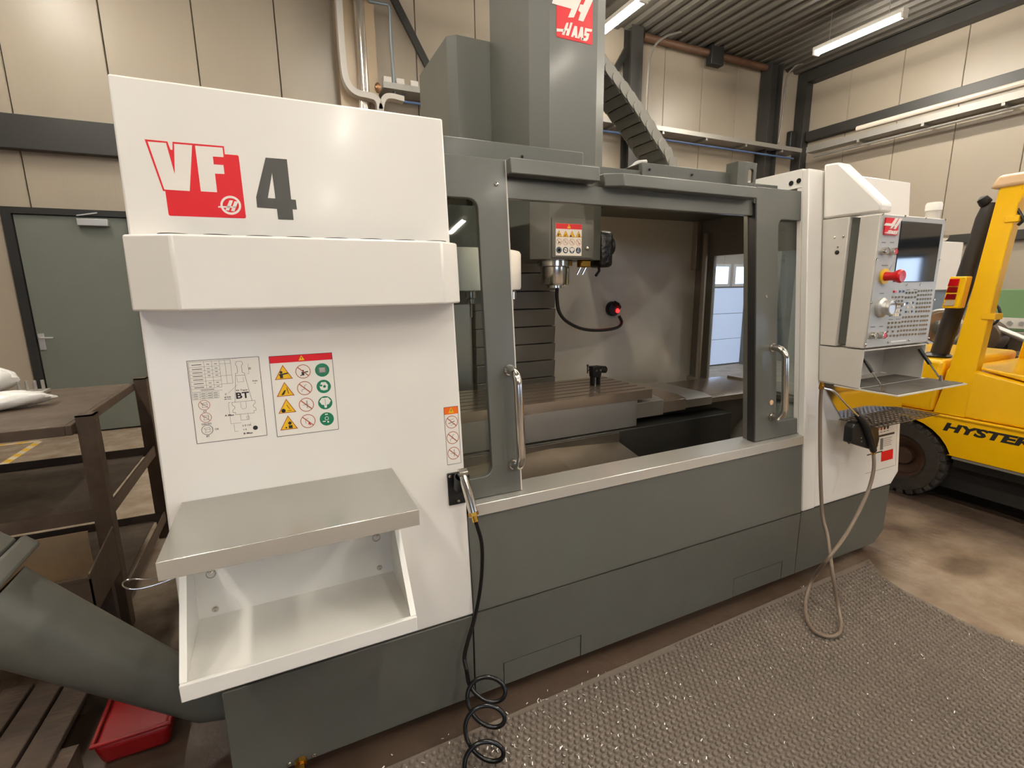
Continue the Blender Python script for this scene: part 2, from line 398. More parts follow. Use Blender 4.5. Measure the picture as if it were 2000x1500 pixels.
c = MB().box(-1.85, -1.58, YW - 0.06, YW + 0.01, 2.30, 2.375).build('door_closer', ALU, dr, bevel=0.006)
MB().obox((-1.75, YW - 0.05, 2.42), (0.09, 0, 0.018), (0, 0.008, 0), (0, 0, 0.006)).build('closer_arm', ALU, c)
for z in (0.3, 2.05): MB().cyl((DX1 - 0.02, YW - 0.02, z), (DX1 - 0.02, YW - 0.02, z + 0.11), 0.012, seg=10).build('hinge', ALU, dr, True)

def beam(name, label, x0, x1, y0, y1, z0, z1, m=DSTEEL, cat='steel beam'):
    return tag(MB().box(x0, x1, y0, y1, z0, z1).build(name, m, bevel=0.006), label, cat)
def ibeam(name, label, cx, cy, w, d, m, z1=ZR, along='y'):
    mb = MB(); t = 0.014
    if along == 'y':
        mb.box(cx - w / 2, cx + w / 2, cy - d / 2, cy - d / 2 + t, 0, z1); mb.box(cx - w / 2, cx + w / 2, cy + d / 2 - t, cy + d / 2, 0, z1); mb.box(cx - t / 2, cx + t / 2, cy - d / 2 + t, cy + d / 2 - t, 0, z1)
    else:
        mb.box(cx - w / 2, cx - w / 2 + t, cy - d / 2, cy + d / 2, 0, z1); mb.box(cx + w / 2 - t, cx + w / 2, cy - d / 2, cy + d / 2, 0, z1); mb.box(cx - w / 2 + t, cx + w / 2 - t, cy - t / 2, cy + t / 2, 0, z1)
    return tag(mb.build(name, m), label, 'steel column')
beam('wall_girt', 'dark grey steel girt across the wall above the grey door', XL + 0.05, 0.75, YW - 0.12, YW - 0.002, 3.02, 3.345)
BEIGE = mat('beige_column_paint', (176, 156, 128), 0.35, var=0.2, vscale=2)
ibeam('steel_column', 'beige painted steel column behind the white cabinet top', 1.18, 6.90, 0.46, 0.20, BEIGE)
ibeam('steel_column', 'dark steel column beside the cable chain', 5.42, 6.90, 0.22, 0.20, DSTEEL)
ibeam('steel_column', 'dark steel column standing before the hall corner', 8.56, 6.88, 0.30, 0.22, DSTEEL, along='x')
beam('corner_post', 'square black steel post in the hall corner', 9.45, 9.63, 6.82, 7.02, 0, ZR, cat='steel column')
beam('wall_girt', 'black steel girt along the side wall above the conduits', XR - 0.12, XR - 0.002, YF + 0.1, 6.80, 4.27, 4.44)
beam('wall_girt', 'low dark steel girt on the side wall behind the forklift', XR - 0.09, XR - 0.002, YF + 0.1, 6.80, 2.16, 2.30)
beam('eaves_beam', 'black steel eaves beam along the top of the side wall', XR - 0.22, XR - 0.002, YF + 0.1, 6.80, 5.30, 5.495)
o = beam('eaves_beam', 'rusty round eaves pipe along the top of the back wall', 5.6, 9.40, 6.86, 6.98, 5.40, 5.48)
o.data = MB().cyl((5.60, 6.9, 5.42), (8.40, 6.9, 5.42), 0.055, seg=14).mesh('eaves', mat('rust_brown_pipe', (96, 66, 46), 0.55, var=0.5, vscale=5), True); o.modifiers.clear()
a = at_y(1398, 113, 6.85)
MB().box(a.x - 0.14, a.x + 0.14, 6.80, 6.93, a.z - 0.12, a.z + 0.22).build('junction_box', DBLK, None, bevel=0.01)
tag(bpy.data.objects['junction_box'], 'small black box hanging under the rusty eaves pipe', 'box')
def strut(name, label, p0, p1, hw, m=DSTEEL):
    p0, p1 = Vector(p0), Vector(p1); d = (p1 - p0); u = d.normalized(); s_ = Vector((0, 1, 0)); v = u.cross(s_).normalized()
    return tag(MB().obox((p0 + p1) / 2, d / 2, v * hw, s_ * 0.02).build(name, m), label, 'brace')
strut('wall_brace', 'black diagonal brace bar on the wall between beige column and machine', at_y(760, -20, 6.96), at_y(870, 198, 6.96), 0.045)
strut('wall_brace', 'dark diagonal brace behind the cable chain', at_y(1225, 95, 6.98), at_y(1150, 235, 6.98), 0.05)

strut('roof_brace', 'dark diagonal brace under the roof left of the tube light by the side wall', at_y(1675, -15, 5.9), at_y(1628, 82, 5.9), 0.025)
q = at_y(1553, 276, 6.95)
tag(MB().box(q.x - 0.17, q.x - 0.01, 6.92, 7.02, q.z - 0.17, q.z + 0.17).build('alarm_box', DBLK, None, bevel=0.02), 'small rounded black box on the back wall beside the corner post', 'box')
# cable tray and conduits
mb = MB(); mb.box(1.45, 9.3, 6.70, 6.99, 4.03, 4.045); mb.box(1.45, 9.3, 6.69, 6.70, 4.03, 4.10); mb.box(1.45, 9.3, 6.985, 6.995, 4.03, 4.10)
tr = tag(mb.build('cable_tray', GALV), 'long galvanised cable tray along the back wall', 'cable tray')
for k in range(8): MB().box(2.1 + k * 0.95, 2.14 + k * 0.95, 6.70, 7.02, 3.99, 4.03).build('bracket', GALV, tr)
mb = MB(); mb.box(XR - 0.34, XR - 0.13, YF + 1, 6.6, 4.00, 4.015); mb.box(XR - 0.345, XR - 0.335, YF + 1, 6.6, 4.00, 4.10)
tr2 = tag(mb.build('cable_tray', GALV), 'galvanised cable tray along the side wall under the black girt', 'cable tray')
for k in range(6): MB().box(XR - 0.34, XR - 0.003, 0.9 + k * 0.95, 0.94 + k * 0.95, 3.96, 4.0).build('bracket', GALV, tr2)
tag(MB().tube([(1.72, 6.78, 4.02), (1.72, 6.78, 3.93), (9.2, 6.78, 3.93)], 0.016, 8).build('conduit', BLUEP, None, True), 'thin blue pipe clipped under the back wall cable tray', 'pipe')
tag(MB().tube([(XR - 0.25, -5, 3.92), (XR - 0.25, 6.5, 3.92)], 0.02, 8).build('conduit', GALV, None, True), 'grey conduit hanging under the side wall tray', 'pipe')
p = at_x(1668, 268, XR - 0.36)
tag(MB().tube([(XR - 0.30, p.y, 4.19), (XR - 0.30, -4.5, 4.19)], 0.045, 10).build('conduit', mat('pale_pipe', (204, 192, 176), 0.4), None, True), 'pale round pipe lying above the side wall tray', 'pipe')
for k, px in enumerate((757, 782, 809, 842)):
    q = at_y(px, 181, 6.80)
    tag(MB().box(q.x - 0.05, q.x + 0.05, 6.76, 6.86, 4.05, 4.19).build('cable_clip', LGREY, None, bevel=0.008), ('first', 'second', 'third', 'fourth')[k] + ' square grey socket on the tray, counted from the beige column', 'socket', 'sockets on the cable tray')
TRUNK = mat('grey_trunking', (186, 180, 170), 0.5, 0.0)
def strip(path, w, t):                        # flat duct following a path in a wall-parallel plane
    mb = MB(); P = [Vector(p) for p in path]; V = []
    for i, p_ in enumerate(P):
        d = (P[min(i + 1, len(P) - 1)] - P[max(i - 1, 0)]).normalized(); nrm = Vector((d.z, 0, -d.x))
        V += [p_ - nrm * t, p_ + nrm * t, p_ + nrm * t + Vector((0, w, 0)), p_ - nrm * t + Vector((0, w, 0))]
    fs = []
    for i in range(len(P) - 1):
        for k in range(4):
            l = (k + 1) % 4; fs.append((i * 4 + k, i * 4 + l, i * 4 + 4 + l, i * 4 + 4 + k))
    fs += [(0, 1, 2, 3), tuple(len(V) - 4 + k for k in range(4))]
    return mb.add(V, fs)
pth = [at_y(*q, 6.62) for q in ((661, -30), (666, 60), (671, 120), (676, 152), (686, 171), (700, 181), (718, 185), (733, 190), (741, 202), (744, 230))]
TK = tag(strip(smooth_path(pth, 5), 0.12, 0.035).build('cable_trunking', TRUNK, None, True), 'bent grey trunking with a y junction in front of the beige column', 'trunking')
pth = [at_y(*q, 6.62) for q in ((790, 193), (765, 187), (752, 190), (746, 205), (744, 230))]
strip(smooth_path(pth, 5), 0.12, 0.03).build('trunking_branch', TRUNK, TK, True)
a = at_y(698, -10, 6.78); b = at_y(707, 210, 6.78)
tag(MB().cyl(a, (a.x, a.y, 3.6), 0.07, seg=18).build('wall_pipe', mat('bright_pipe', (214, 204, 190), 0.22, 0.9), None, True), 'bright vertical metal pipe in front of the beige column', 'pipe')
tag(MB().tube([at_y(q, r, 6.78) for q, r in ((720, 2), (757, 9), (761, 16), (770, 183))], 0.018, 8).build('wall_pipe', mat('blue_grey_pipe', (142, 152, 158), 0.3, 0.6), None, True), 'thin bent grey pipe on the wall right of the bright pipe', 'pipe')
q = at_y(738, 172, 6.6)
tag(MB().lathe([(0.02, 0), (0.035, 0.03), (0.04, 0.06), (0.03, 0.09), (0.012, 0.11)], (q.x, q.y, q.z - 0.05), (0, 0, 1), 12).build('pipe_valve', mat('dull_copper', (150, 110, 76), 0.4, 0.7), None, True), 'small copper valve at the trunking junction', 'valve')
# round cables bending down from the roof
for lab, pp in (('grey cable bending down beside the dark column by the chain', [(1430, 45), (1330, 62), (1290, 78), (1272, 105), (1266, 150), (1262, 230)]), ('grey cable bending down in front of the corner column', [(1700, 90), (1575, 122), (1548, 135), (1535, 160), (1528, 230), (1520, 280)])):
    tag(MB().tube(smooth_path([at_y(a, b, 6.7) for a, b in pp], 5), 0.018, 8).build('roof_cable', mat('cable_grey', (110, 104, 96), 0.5), None, True), lab, 'cable')

# ------------------------------------------------------------------ fluorescent fittings
LITX = {7.785: (4.93, 1.9, -1.1, -4.1), 4.42: (6.05, 3.1, 0.1, -2.9, -5.9, -8.75), 1.15: (4.6, 1.7, -1.3, -4.3, -7.2), -2.1: (5.5, 2.5, -0.5, -3.5)}
def fitting(x, yc, label):
    t = thing('tube_light', (x, yc, 4.96), label, 'ceiling light', 'fluorescent tube fittings under the roof')
    MB().box(x - 0.06, x + 0.06, yc - 0.61, yc + 0.61, 5.045, 5.10).build('housing', LAMPW, t, bevel=0.004)
    for s_ in (-0.032, 0.032): MB().cyl((x + s_, yc - 0.575, 5.02), (x + s_, yc + 0.575, 5.02), 0.018, seg=10, m=0).build('tube', TUBEM, t, True)
    for s_ in (-1, 1): MB().box(x - 0.058, x + 0.058, yc + s_ * 0.592 - 0.015, yc + s_ * 0.592 + 0.015, 4.99, 5.045).build('end_cap', LAMPW, t)
    for s_ in (-0.4, 0.4): MB().cyl((x, yc + s_, 5.10), (x, yc + s_, ZR), 0.004, seg=6).build('hanger', GALV, t)
for x, ys in LITX.items():
    for k, yc in enumerate(ys):
        if x > 7 and k == 0: lab = 'lit tube light hanging near the side wall above the forklift'
        elif x == 4.42 and k == 0: lab = 'lit tube light beside the red logo sign on the machine head'
        else: lab = 'lit tube light outside the picture, over the hall floor'
        fitting(x, yc, lab)

# ------------------------------------------------------------------ the milling machine
MC = thing('milling_machine', (1.475, 2.4, 0.0), 'large white and slate grey enclosed milling machine with open front doors', 'milling machine')
LX0, LX1, RX0, RX1, ZT = -0.335, 0.554, 2.41, 3.29, 2.146
BACK = 3.20
YI, XI, XIL = 3.06, 3.10, -0.20               # inner back wall, inner side walls
# base and plinth
def screw(c, nrm, r, parent, m=None, name='screw'):
    c, nrm = Vector(c), Vector(nrm).normalized()
    return MB().lathe([(r, 0), (r, r * 0.35), (r * 0.75, r * 0.75), (r * 0.3, r * 0.8), (r * 0.28, r * 0.45)], c, nrm, 10).build(name, m or CHROME, parent, True)
MB().box(-0.22, 3.15, 1.62, BACK - 0.1, 0.0, 0.06).build('plinth', DSTEEL, MC)
bl = MB().box(-0.26, 0.549, YB, YB + 0.03, 0.056, 0.403).build('base_panel', GREYB, MC, bevel=0.003)
def notched(x0, x1, z0, z1, cuts):
    pts = [(x0, z0)]
    for a, b, h in cuts: pts += [(a, z0), (a, h), (b, h), (b, z0)]
    pts += [(x1, z0), (x1, z1), (x0, z1)]
    return [(x, YB, z) for x, z in pts]
cuts = [(0.671, 1.032, 0.156), (1.931, 2.292, 0.160)]
MB().plate(notched(0.555, 2.398, 0.056, 0.406, cuts), [], (0, 0.03, 0)).build('base_panel', GREYB, MC)
for a, b, h in cuts: MB().box(a + 0.004, b - 0.004, YB + 0.001, YB + 0.026, 0.056, h - 0.004).build('access_flap', GREYB, MC)
MB().plate([(2.403, YB, 0.056), (3.12, YB, 0.056), (3.20, YB, 0.12), (3.205, YB, 0.41), (2.403, YB, 0.41)], [], (0, 0.03, 0)).build('base_panel', GREYB, MC)
MB().box(-0.25, 3.19, YB + 0.036, YB + 0.05, 0.056, 0.40).build('base_frame', DSTEEL, MC)
mb = MB(); mb.box(-0.26, -0.23, YB + 0.03, BACK, 0.056, 0.403); mb.box(3.175, 3.205, YB + 0.03, BACK, 0.12, 0.41); mb.build('base_side', GREYB, MC)
# left and right white cabinets
mb = MB(); mb.fbox(LX0, LX1, ZS, ZT, -0.03, 0)
lc = mb.build('cabinet_front', WHITE, MC, bevel=0.006)
mb = MB(); mb.prism([(LX0, fy(ZS, -0.031), ZS), (LX0, BACK, ZS), (LX0, BACK, ZT), (LX0, fy(ZT, -0.031), ZT)], (0.025, 0, 0)); mb.box(LX0 + 0.025, LX1, fy(ZT, -0.031), BACK, ZT - 0.02, ZT)
mb.build('cabinet_side', WHITE, MC)
mb = MB(); mb.box(LX1 - 0.02, LX1, fy(ZT, -0.13), BACK, 2.05, ZT - 0.02); mb.build('cabinet_inner_side', GREY, MC)
pf = lambda x, z, d=0.0: (x, fy(z, d), z)
rc = MB().plate([pf(2.508, ZS + 0.007), pf(3.216, ZS + 0.007), pf(3.286, 0.478), pf(RX1, ZT), pf(2.508, ZT)], [], (0, 0.03, 0)).build('cabinet_front', WHITE, MC, bevel=0.005)
MB().fbox(2.407, 2.505, ZS + 0.007, ZT, -0.03, 0.004).build('corner_post', WHITE, MC, bevel=0.004)
mb = MB(); mb.prism([(RX1 - 0.025, fy(0.478, -0.031), 0.478), (RX1 - 0.025, 1.95, 0.478), (RX1 - 0.025, 1.95, ZT), (RX1 - 0.025, fy(ZT, -0.031), ZT)], (0.025, 0, 0)); mb.box(XI + 0.03, RX1 - 0.025, 1.93, 1.95, 0.478, ZT - 0.02); mb.box(2.41, RX1 - 0.025, fy(ZT, -0.031), 2.05, ZT - 0.02, ZT + 0.006)
mb.build('cabinet_side', WHITE, MC)
# return face of the right corner post, with the slot that the door slides into
sd = MB().plate([(2.407, fy(0.83, -0.031), 0.83), (2.407, fy(2.062, -0.031), 2.062), (2.407, fy(2.062, -0.055), 2.062), (2.407, fy(0.83, -0.055), 0.83)], [], (0.02, 0, 0)).build('post_return', WHITE, MC)
MB().plate([(2.407, fy(2.064, -0.031), 2.064), (2.407, fy(ZT, -0.031), ZT), (2.407, 2.05, ZT + 0.006), (2.407, 2.05, 2.064)], [], (0.02, 0, 0)).build('post_return', WHITE, MC)
for q in ((1545, 358), (1560, 353)):
    p = at_x(*q, 2.405); MB().cyl((2.404, p.y, p.z), (2.409, p.y, p.z), 0.012, seg=14).build('dark_hole_disc', BLACK, MC)  # black discs painted in for the shade inside two open holes
# tool pocket shelf box across the left cabinet
zb0, zb1, dB = 1.548, 1.742, 0.115
p0 = at_f(259, 510); p1 = at_f(897, 517)
x0, x1 = -0.338, 0.558
top = [(x0, zb1), (x1, zb1)]
pts = [(x0, fy(zb0, 0.001), zb0), (x0, fy(zb0, 0.055), zb0), (-0.226, fy(zb0, dB), zb0), (0.487, fy(zb0, dB), zb0), (x1, fy(zb0, 0.055), zb0), (x1, fy(zb0, 0.001), zb0)]
bx = MB().prism(pts, (0, LEAN * (zb1 - zb0), zb1 - zb0)).build('pocket_shelf', WHITE, MC, bevel=0.006)
mb = MB()
for k in range(15):                           # ring edges of the tool pockets in the top
    xx = -0.225 + k * 0.0505; yy = fy(zb1, 0.030 if k % 2 else 0.062)
    mb.lathe([(0.036, 0), (0.036, 0.0035), (0.031, 0.0035), (0.031, 0)], (xx, yy, zb1), (0, 0, 1), 20, 0, False)
    mb.lathe([(0.031, 0.001), (0.0, 0.001)], (xx, yy, zb1), (0, 0, 1), 20, 1, False)
mb.build('tool_pocket_rings', [DARKM, BLACK], bx, True)
# grey apron, stainless sill
ap = MB().fbox(0.556, 2.402, 0.412, 0.782, -0.03, 0).build('apron_panel', GREY, MC, bevel=0.003)
mb = MB()
sp = [(fy(0.779, 0.006), 0.779), (fy(0.823, 0.006), 0.823), (1.70, 0.826), (1.70, 0.70), (1.69, 0.70), (1.69, 0.814), (fy(0.81, -0.004), 0.81), (fy(0.779, -0.004), 0.779)]
mb.prism([(0.558, a, b) for a, b in sp], (2.403 - 0.558, 0, 0)); mb.build('sill', STEEL, MC, bevel=0.002)
# header above the opening
mb = MB(); mb.fbox(0.556, 2.404, 1.915, 1.985, -0.08, -0.05); mb.build('header', GREY, MC, bevel=0.003)
mb = MB(); mb.fbox(0.556, 2.404, 1.985, 2.045, -0.10, -0.07); mb.build('header_recess', DARKM, MC)
mb = MB(); mb.fbox(0.795, 1.178, 1.994, 2.048, -0.06, 0.0); mb.build('header_rail', GREY, MC, bevel=0.004)
a, b = 1.222, 2.05
pts = [pf(a, 1.985, -0.04), pf(a + 0.06, 1.985, 0.0), pf(b, 1.985, 0.0), pf(b, 2.035, 0.0), pf(a + 0.06, 2.035, 0.0), pf(a, 2.035, -0.04)]
mb = MB(); mb.prism([pf(a, 1.985, -0.09), pf(a, 1.985, -0.035), pf(a + 0.07, 1.985, 0.0), pf(b, 1.985, 0.0), pf(b, 1.985, -0.09)], (0, LEAN * 0.05, 0.05)); mb.build('header_rail', GREY, MC, bevel=0.004)
mb = MB(); mb.box(0.56, 1.203, 1.835, 1.86, 2.05, 2.138); mb.box(0.56, 1.203, 1.86, 2.1, 2.13, 2.138); mb.build('roof_flange', GREY, MC, bevel=0.003)
mb = MB(); mb.box(1.205, 2.405, 1.845, 1.86, 2.05, 2.095); mb.box(1.205, 1.30, 1.86, 2.1, 2.087, 2.095); mb.build('roof_flange', GREY, MC, bevel=0.003)
mb = MB(); mb.box(1.51, 2.135, 1.835, 1.86, 2.065, 2.128); mb.box(1.51, 2.135, 1.86, 2.3, 2.12, 2.128); mb.build('roof_flange', GREY, MC, bevel=0.003)
mb = MB(); mb.box(0.56, 2.404, 1.76, 1.85, 2.035, 2.05); mb.build('roof_front', INGREY, MC)
z0, z1 = 2.04, 2.175
br = MB().plate([(2.10, 1.80, z0), (2.185, 1.80, z0), (2.185, 1.80, z1), (2.10, 1.80, z1)], [[(a_, 1.80, b_) for a_, b_ in rrect(2.13, 2.165, z0 + 0.035, z1 - 0.03, 0.012)]], (0, 0.014, 0)).build('lifting_bracket', GREY, MC, bevel=0.002)
MB().box(2.045, 2.10, 1.79, 1.86, z0 - 0.04, z1 - 0.005).build('bracket_foot', INGREY, MC)
mb = MB(); mb.fbox(0.556, 0.572, 2.05, 2.13, -0.2, -0.03)
for c, nn in (((0.92, 1.833, 2.095), None), ((1.17, 1.833, 2.085), None), ((1.55, 1.833, 2.10), None), ((1.80, 1.833, 2.098), None)): screw(c, (0, -1, 0), 0.006, MC, BLACK)
# sliding doors
ZD0, ZD1 = 0.826, 2.046
def door(x0, x1, hx0, hx1, side, d):
    hz0, hz1 = 0.905, 1.905
    out = [pf(x0, ZD0, d), pf(x1, ZD0, d), pf(x1, ZD1, d), pf(x0, ZD1, d)]
    hole = [pf(a_, b_, d) for a_, b_ in rrect(hx0, hx1, hz0, hz1, 0.035)]
    D = MB().plate(out, [hole], (0, 0.022, 0)).build('sliding_door', GREY, MC, bevel=0.003)
    MB().fbox(hx0 - 0.015, hx1 + 0.015, hz0 - 0.015, hz1 + 0.015, d - 0.03, d - 0.0235).build('door_window', GLASS, D)
    return D
DL = door(0.10, 0.792, 0.16, 0.676, 0, -0.034)
DRr = door(2.09, 2.90, 2.243, 2.82, 1, -0.034)
mb = MB(); mb.fbox(0.790, 0.795, ZD0, ZD1, -0.10, -0.034); mb.build('door_edge', LGREY, DL)
mb = MB(); mb.fbox(2.082, 2.09, ZD0, ZD1, -0.074, -0.034, 1); mb.fbox(2.078, 2.092, ZD0 + 0.005, ZD1 - 0.045, -0.096, -0.074, 0)
mb.build('door_edge', [GREY, RUB], DRr)
MB().plate([(2.075, fy(2.046, -0.036), 2.046), (2.075, 2.02, 2.03), (2.075, 2.02, 1.995), (2.075, 1.735, 1.985), (2.075, fy(1.97, -0.036), 1.97)], [], (0.012, 0, 0)).build('door_gusset', GREY, DRr)
def handle(pt, pb, dd, D):
    a, b = at_f(*pt, -0.034), at_f(*pb, -0.034); x = (a.x + b.x) / 2
    z1, z0 = a.z, b.z; q = 0.075; r = 0.05
    P = [Vector((x, fy(z1, -0.034), z1)), Vector((x, fy(z1, q - r - 0.034), z1))]
    c1 = Vector((x, fy(z1 - r, q - r - 0.034), z1 - r)); c0 = Vector((x, fy(z0 + r, q - r - 0.034), z0 + r))
    P += arc(c1, (0, 0, 1), (0, -1, 0), r, 0, math.pi / 2, 6)[1:]
    P += arc(c0, (0, -1, 0), (0, 0, -1), r, 0, math.pi / 2, 6)
    P += [Vector((x, fy(z0, -0.034), z0))]
    H = MB().tube(P, 0.0165, 16).build('door_handle', CHROME, D, True)
    for z in (z0, z1): MB().cyl((x, fy(z, -0.034), z), (x, fy(z, -0.026), z), 0.021, seg=18).build('handle_collar', CHROME, D, True)
handle((990, 722), (1006, 905), 0, DL)
handle((1500, 679), (1513, 812), 0, DRr)
c = at_f(1506, 786, -0.034); MB().cyl(pf(c.x, c.z, -0.034), pf(c.x, c.z, -0.030), 0.013, seg=16).build('round_sticker', mat('pale_sticker', (236, 196, 150), 0.5), DRr, True)
for q in ((1496, 579), (969, 360)): c = at_f(*q, -0.034); screw(pf(c.x, c.z, -0.034), (0, -1, 0.09), 0.008, DRr if q[0] > 1200 else DL)

# ---- inside the enclosure
mb = MB(); mb.box(XIL, XI + 0.03, YI, YI + 0.03, 0.40, 2.14); mb.build('inner_back_wall', INNER, MC)
pane = [at_x(1395, 500, XI), at_x(1382, 737, XI)]
py1 = pane[0].y; pz0, pz1 = 0.86, 1.812; py0 = 2.10
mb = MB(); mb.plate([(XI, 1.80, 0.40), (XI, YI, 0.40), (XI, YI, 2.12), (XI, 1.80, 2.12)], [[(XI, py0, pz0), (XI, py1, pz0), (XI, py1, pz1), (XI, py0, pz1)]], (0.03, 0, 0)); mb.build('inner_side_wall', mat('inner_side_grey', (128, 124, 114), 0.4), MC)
MB().box(XI + 0.010, XI + 0.016, py0 - 0.01, py1 + 0.01, pz0 - 0.01, pz1 + 0.01).build('side_window', FROST, MC)
MB().box(XI - 0.03, XI, 1.9, YI, 0.815, 0.845).build('wall_rail', STEELD, MC)
pp = [at_x(*q, XI - 0.012) for q in ((1416, 748), (1421, 733), (1470, 742), (1470, 762))]
MB().plate([tuple(q) for q in pp], [], (0.008, 0, 0)).build('splash_tab', STEELD, MC)
a = at_x(1377, 455, XI - 0.05); b = at_x(1366, 730, XI - 0.05)
MB().box(XI - 0.05, XI - 0.03, a.y - 0.025, a.y + 0.012, 0.83, a.z).build('vertical_rail', STEELD, MC, bevel=0.004)
a = at_y(1366, 420, YI - 0.03)
MB().box(a.x - 0.03, a.x + 0.012, YI - 0.05, YI, a.z - 0.42, a.z).build('wall_bracket', STEELD, MC, bevel=0.003)
mb = MB(); mb.box(XIL - 0.02, XIL, 1.76, YI, 0.40, 2.12); mb.build('inner_side_wall', INNER, MC)
mb = MB(); mb.box(XIL, XI, 1.70, YI, 0.36, 0.40); mb.build('sump_floor', DARKM, MC)
mb = MB(); mb.hexa([(2.55, 1.72, 0.42), (XI, 1.72, 0.42), (XI, 2.9, 0.42), (2.55, 2.9, 0.42), (3.02, 1.72, 0.80), (XI, 1.72, 0.80), (XI, 2.9, 0.80), (3.02, 2.9, 0.80)]); mb.build('sump_side_sheet', STEELD, MC)
# stainless swarf guards in front of the table
GUARD = mat('oily_guard_steel', (140, 130, 118), 0.3, 0.85, var=0.4, vscale=4, vcol=(112, 100, 88))
g1 = [at_z(*q, 0.70) for q in ((1026, 928), (1112, 905), (1238, 888), (1240, 884), (1206, 868), (1080, 880), (1026, 893))]
x0, x1 = 0.62, 1.67
mb = MB()
mb.prism([(x0, 2.14, 0.735), (1.22, 2.14, 0.765), (x1, 2.14, 0.735), (x1, 1.90, 0.690), (1.22, 1.90, 0.715), (x0, 1.90, 0.685)], (0, 0, -0.006))
mb.prism([(x0, 2.14, 0.735), (1.22, 2.14, 0.765), (x1, 2.14, 0.735), (x1, 2.14, 0.79), (x0, 2.14, 0.79)], (0, 0.006, 0))
mb.build('swarf_guard', GUARD, MC)
mb = MB(); mb.prism([(x0, 1.93, 0.660), (1.22, 1.93, 0.690), (x1 + 0.05, 1.93, 0.650), (x1 + 0.05, 1.71, 0.620), (1.22, 1.71, 0.655), (x0, 1.71, 0.625)], (0, 0, -0.006)); mb.build('swarf_guard', GUARD, MC)
# saddle and table
MB().box(0.85, 2.30, 2.32, 2.95, 0.40, 0.80).build('saddle', DARKM, MC, bevel=0.01)
MB().box(0.60, 2.60, 2.18, 2.34, 0.45, 0.785).build('saddle_skirt', DSTEEL, MC, bevel=0.004)
TX0, TX1, TY0, TY1, TZ = 0.53, 1.945, 2.20, 2.684, 1.0
slots = [TY0 + 0.055 + 0.075 * k for k in range(6)]
prof = [(TY0, 0.947), (TY0, TZ)]
for s_ in slots: prof += [(s_ - 0.008, TZ), (s_ - 0.008, TZ - 0.025), (s_ + 0.008, TZ - 0.025), (s_ + 0.008, TZ)]
prof += [(TY1, TZ), (TY1, 0.947)]
MB().prism([(TX0, a_, b_) for a_, b_ in prof], (TX1 - TX0, 0, 0)).build('work_table', TABLEM, MC)
MB().box(TX0, 1.84, TY0 + 0.002, TY0 + 0.06, 0.79, 0.947).build('table_apron', STEELD, MC, bevel=0.002)
MB().box(TX0, 1.80, TY0 + 0.06, TY1 - 0.05, 0.80, 0.945).build('table_body', DARKM, MC)
# telescopic way covers to the side wall
xs = [1.842, 2.03, 2.22, 2.45, XI - 0.02]
for k in range(4):
    dz = 0.014 * k
    mb = MB(); mb.prism([(xs[k], TY0 + 0.015 + 0.01 * k, 0.83 + 0.006 * k), (xs[k], TY0 + 0.015 + 0.01 * k, 0.922 - dz), (xs[k], 2.30, 0.935 - dz), (xs[k], 2.72, 0.935 - dz), (xs[k], 2.72, 0.83)], (xs[k + 1] - xs[k] + (0.02 if k < 3 else 0), 0, 0))
    mb.build('way_cover', STEELD if k % 2 == 0 else TABLEM, MC, bevel=0.002)
MB().box(1.9, XI - 0.03, 2.32, 2.68, 0.45, 0.83).build('table_support', DARKM, MC)
# column way cover with folded leaves
zz = 0.862
k = 0
while zz < 2.05:
    MB().prism([(1.14, 2.958, zz), (1.14, 2.946, zz + 0.112), (1.14, 3.05, zz + 0.115), (1.14, 3.05, zz)], (0.585, 0, 0)).build('column_cover_leaf', mat('leaf_steel', (132, 126, 116), 0.34, 0.35), MC, bevel=0.002)
    zz += 0.118; k += 1
MB().box(0.35, 1.13, 3.0, 3.05, 0.8, 1.75).build('column_cover', STEELD, MC)
# spindle head with its tall cover
hd = [(1.312, 2.31), (1.588, 2.31), (1.672, 2.365), (1.672, 2.84), (1.228, 2.84), (1.228, 2.365)]
MB().prism([(a_, b_, 1.739) for a_, b_ in hd], (0, 0, 3.9 - 1.739)).build('head_cover', GREY, MC)
wc = [(1.03, 2.845), (1.87, 2.845), (1.91, 2.885), (1.91, 3.45), (0.985, 3.45), (0.985, 2.885)]
MB().prism([(a_, b_, 2.14) for a_, b_ in wc], (0, 0, 2.955 - 2.14)).build('column_cover_box', GREY, MC)
MB().box(1.12, 1.80, 3.095, 3.4, 0.4, 2.14).build('column', DARKM, MC)
MB().box(1.325, 1.58, 2.302, 2.3095, 1.745, 1.945).build('head_front_plate', GREY, MC, bevel=0.002)
SX, SY = 1.452, 2.49
MB().lathe([(0.10, 0), (0.10, -0.03), (0.083, -0.035), (0.083, -0.125), (0.078, -0.135), (0.05, -0.137), (0.05, -0.15), (0.02, -0.15)], (SX, SY, 1.739), (0, 0, 1), 32).build('spindle_nose', CHROME, MC, True)
p = [at_y(1176, 480, 2.42)]
MB().box(1.675, 1.765, 2.36, 2.50, 1.70, 1.90).build('wrapped_coolant_motor', mat('black_film', (26, 26, 25), 0.25, bump=0.6, bscale=40), MC, bevel=0.025, seg=3)
MB().cyl((1.765, 2.43, 1.82), (1.785, 2.43, 1.82), 0.055, seg=18).build('motor_cap', BLACK, MC, True)
MB().tube([(1.69, 2.40, 1.705), (1.685, 2.39, 1.68), (1.65, 2.37, 1.655)], 0.008).build('coolant_spout', BLACK, MC, True)
for dx in (0, 0.035):
    MB().tube([(1.57 + dx, 2.40, 1.739), (1.57 + dx, 2.40, 1.705), (1.55 + dx, 2.41, 1.66)], 0.006).build('coolant_nozzle', CHROME, MC, True)
MB().box(1.555, 1.62, 2.375, 2.425, 1.70, 1.74).build('nozzle_block', BRASS, MC, bevel=0.006)
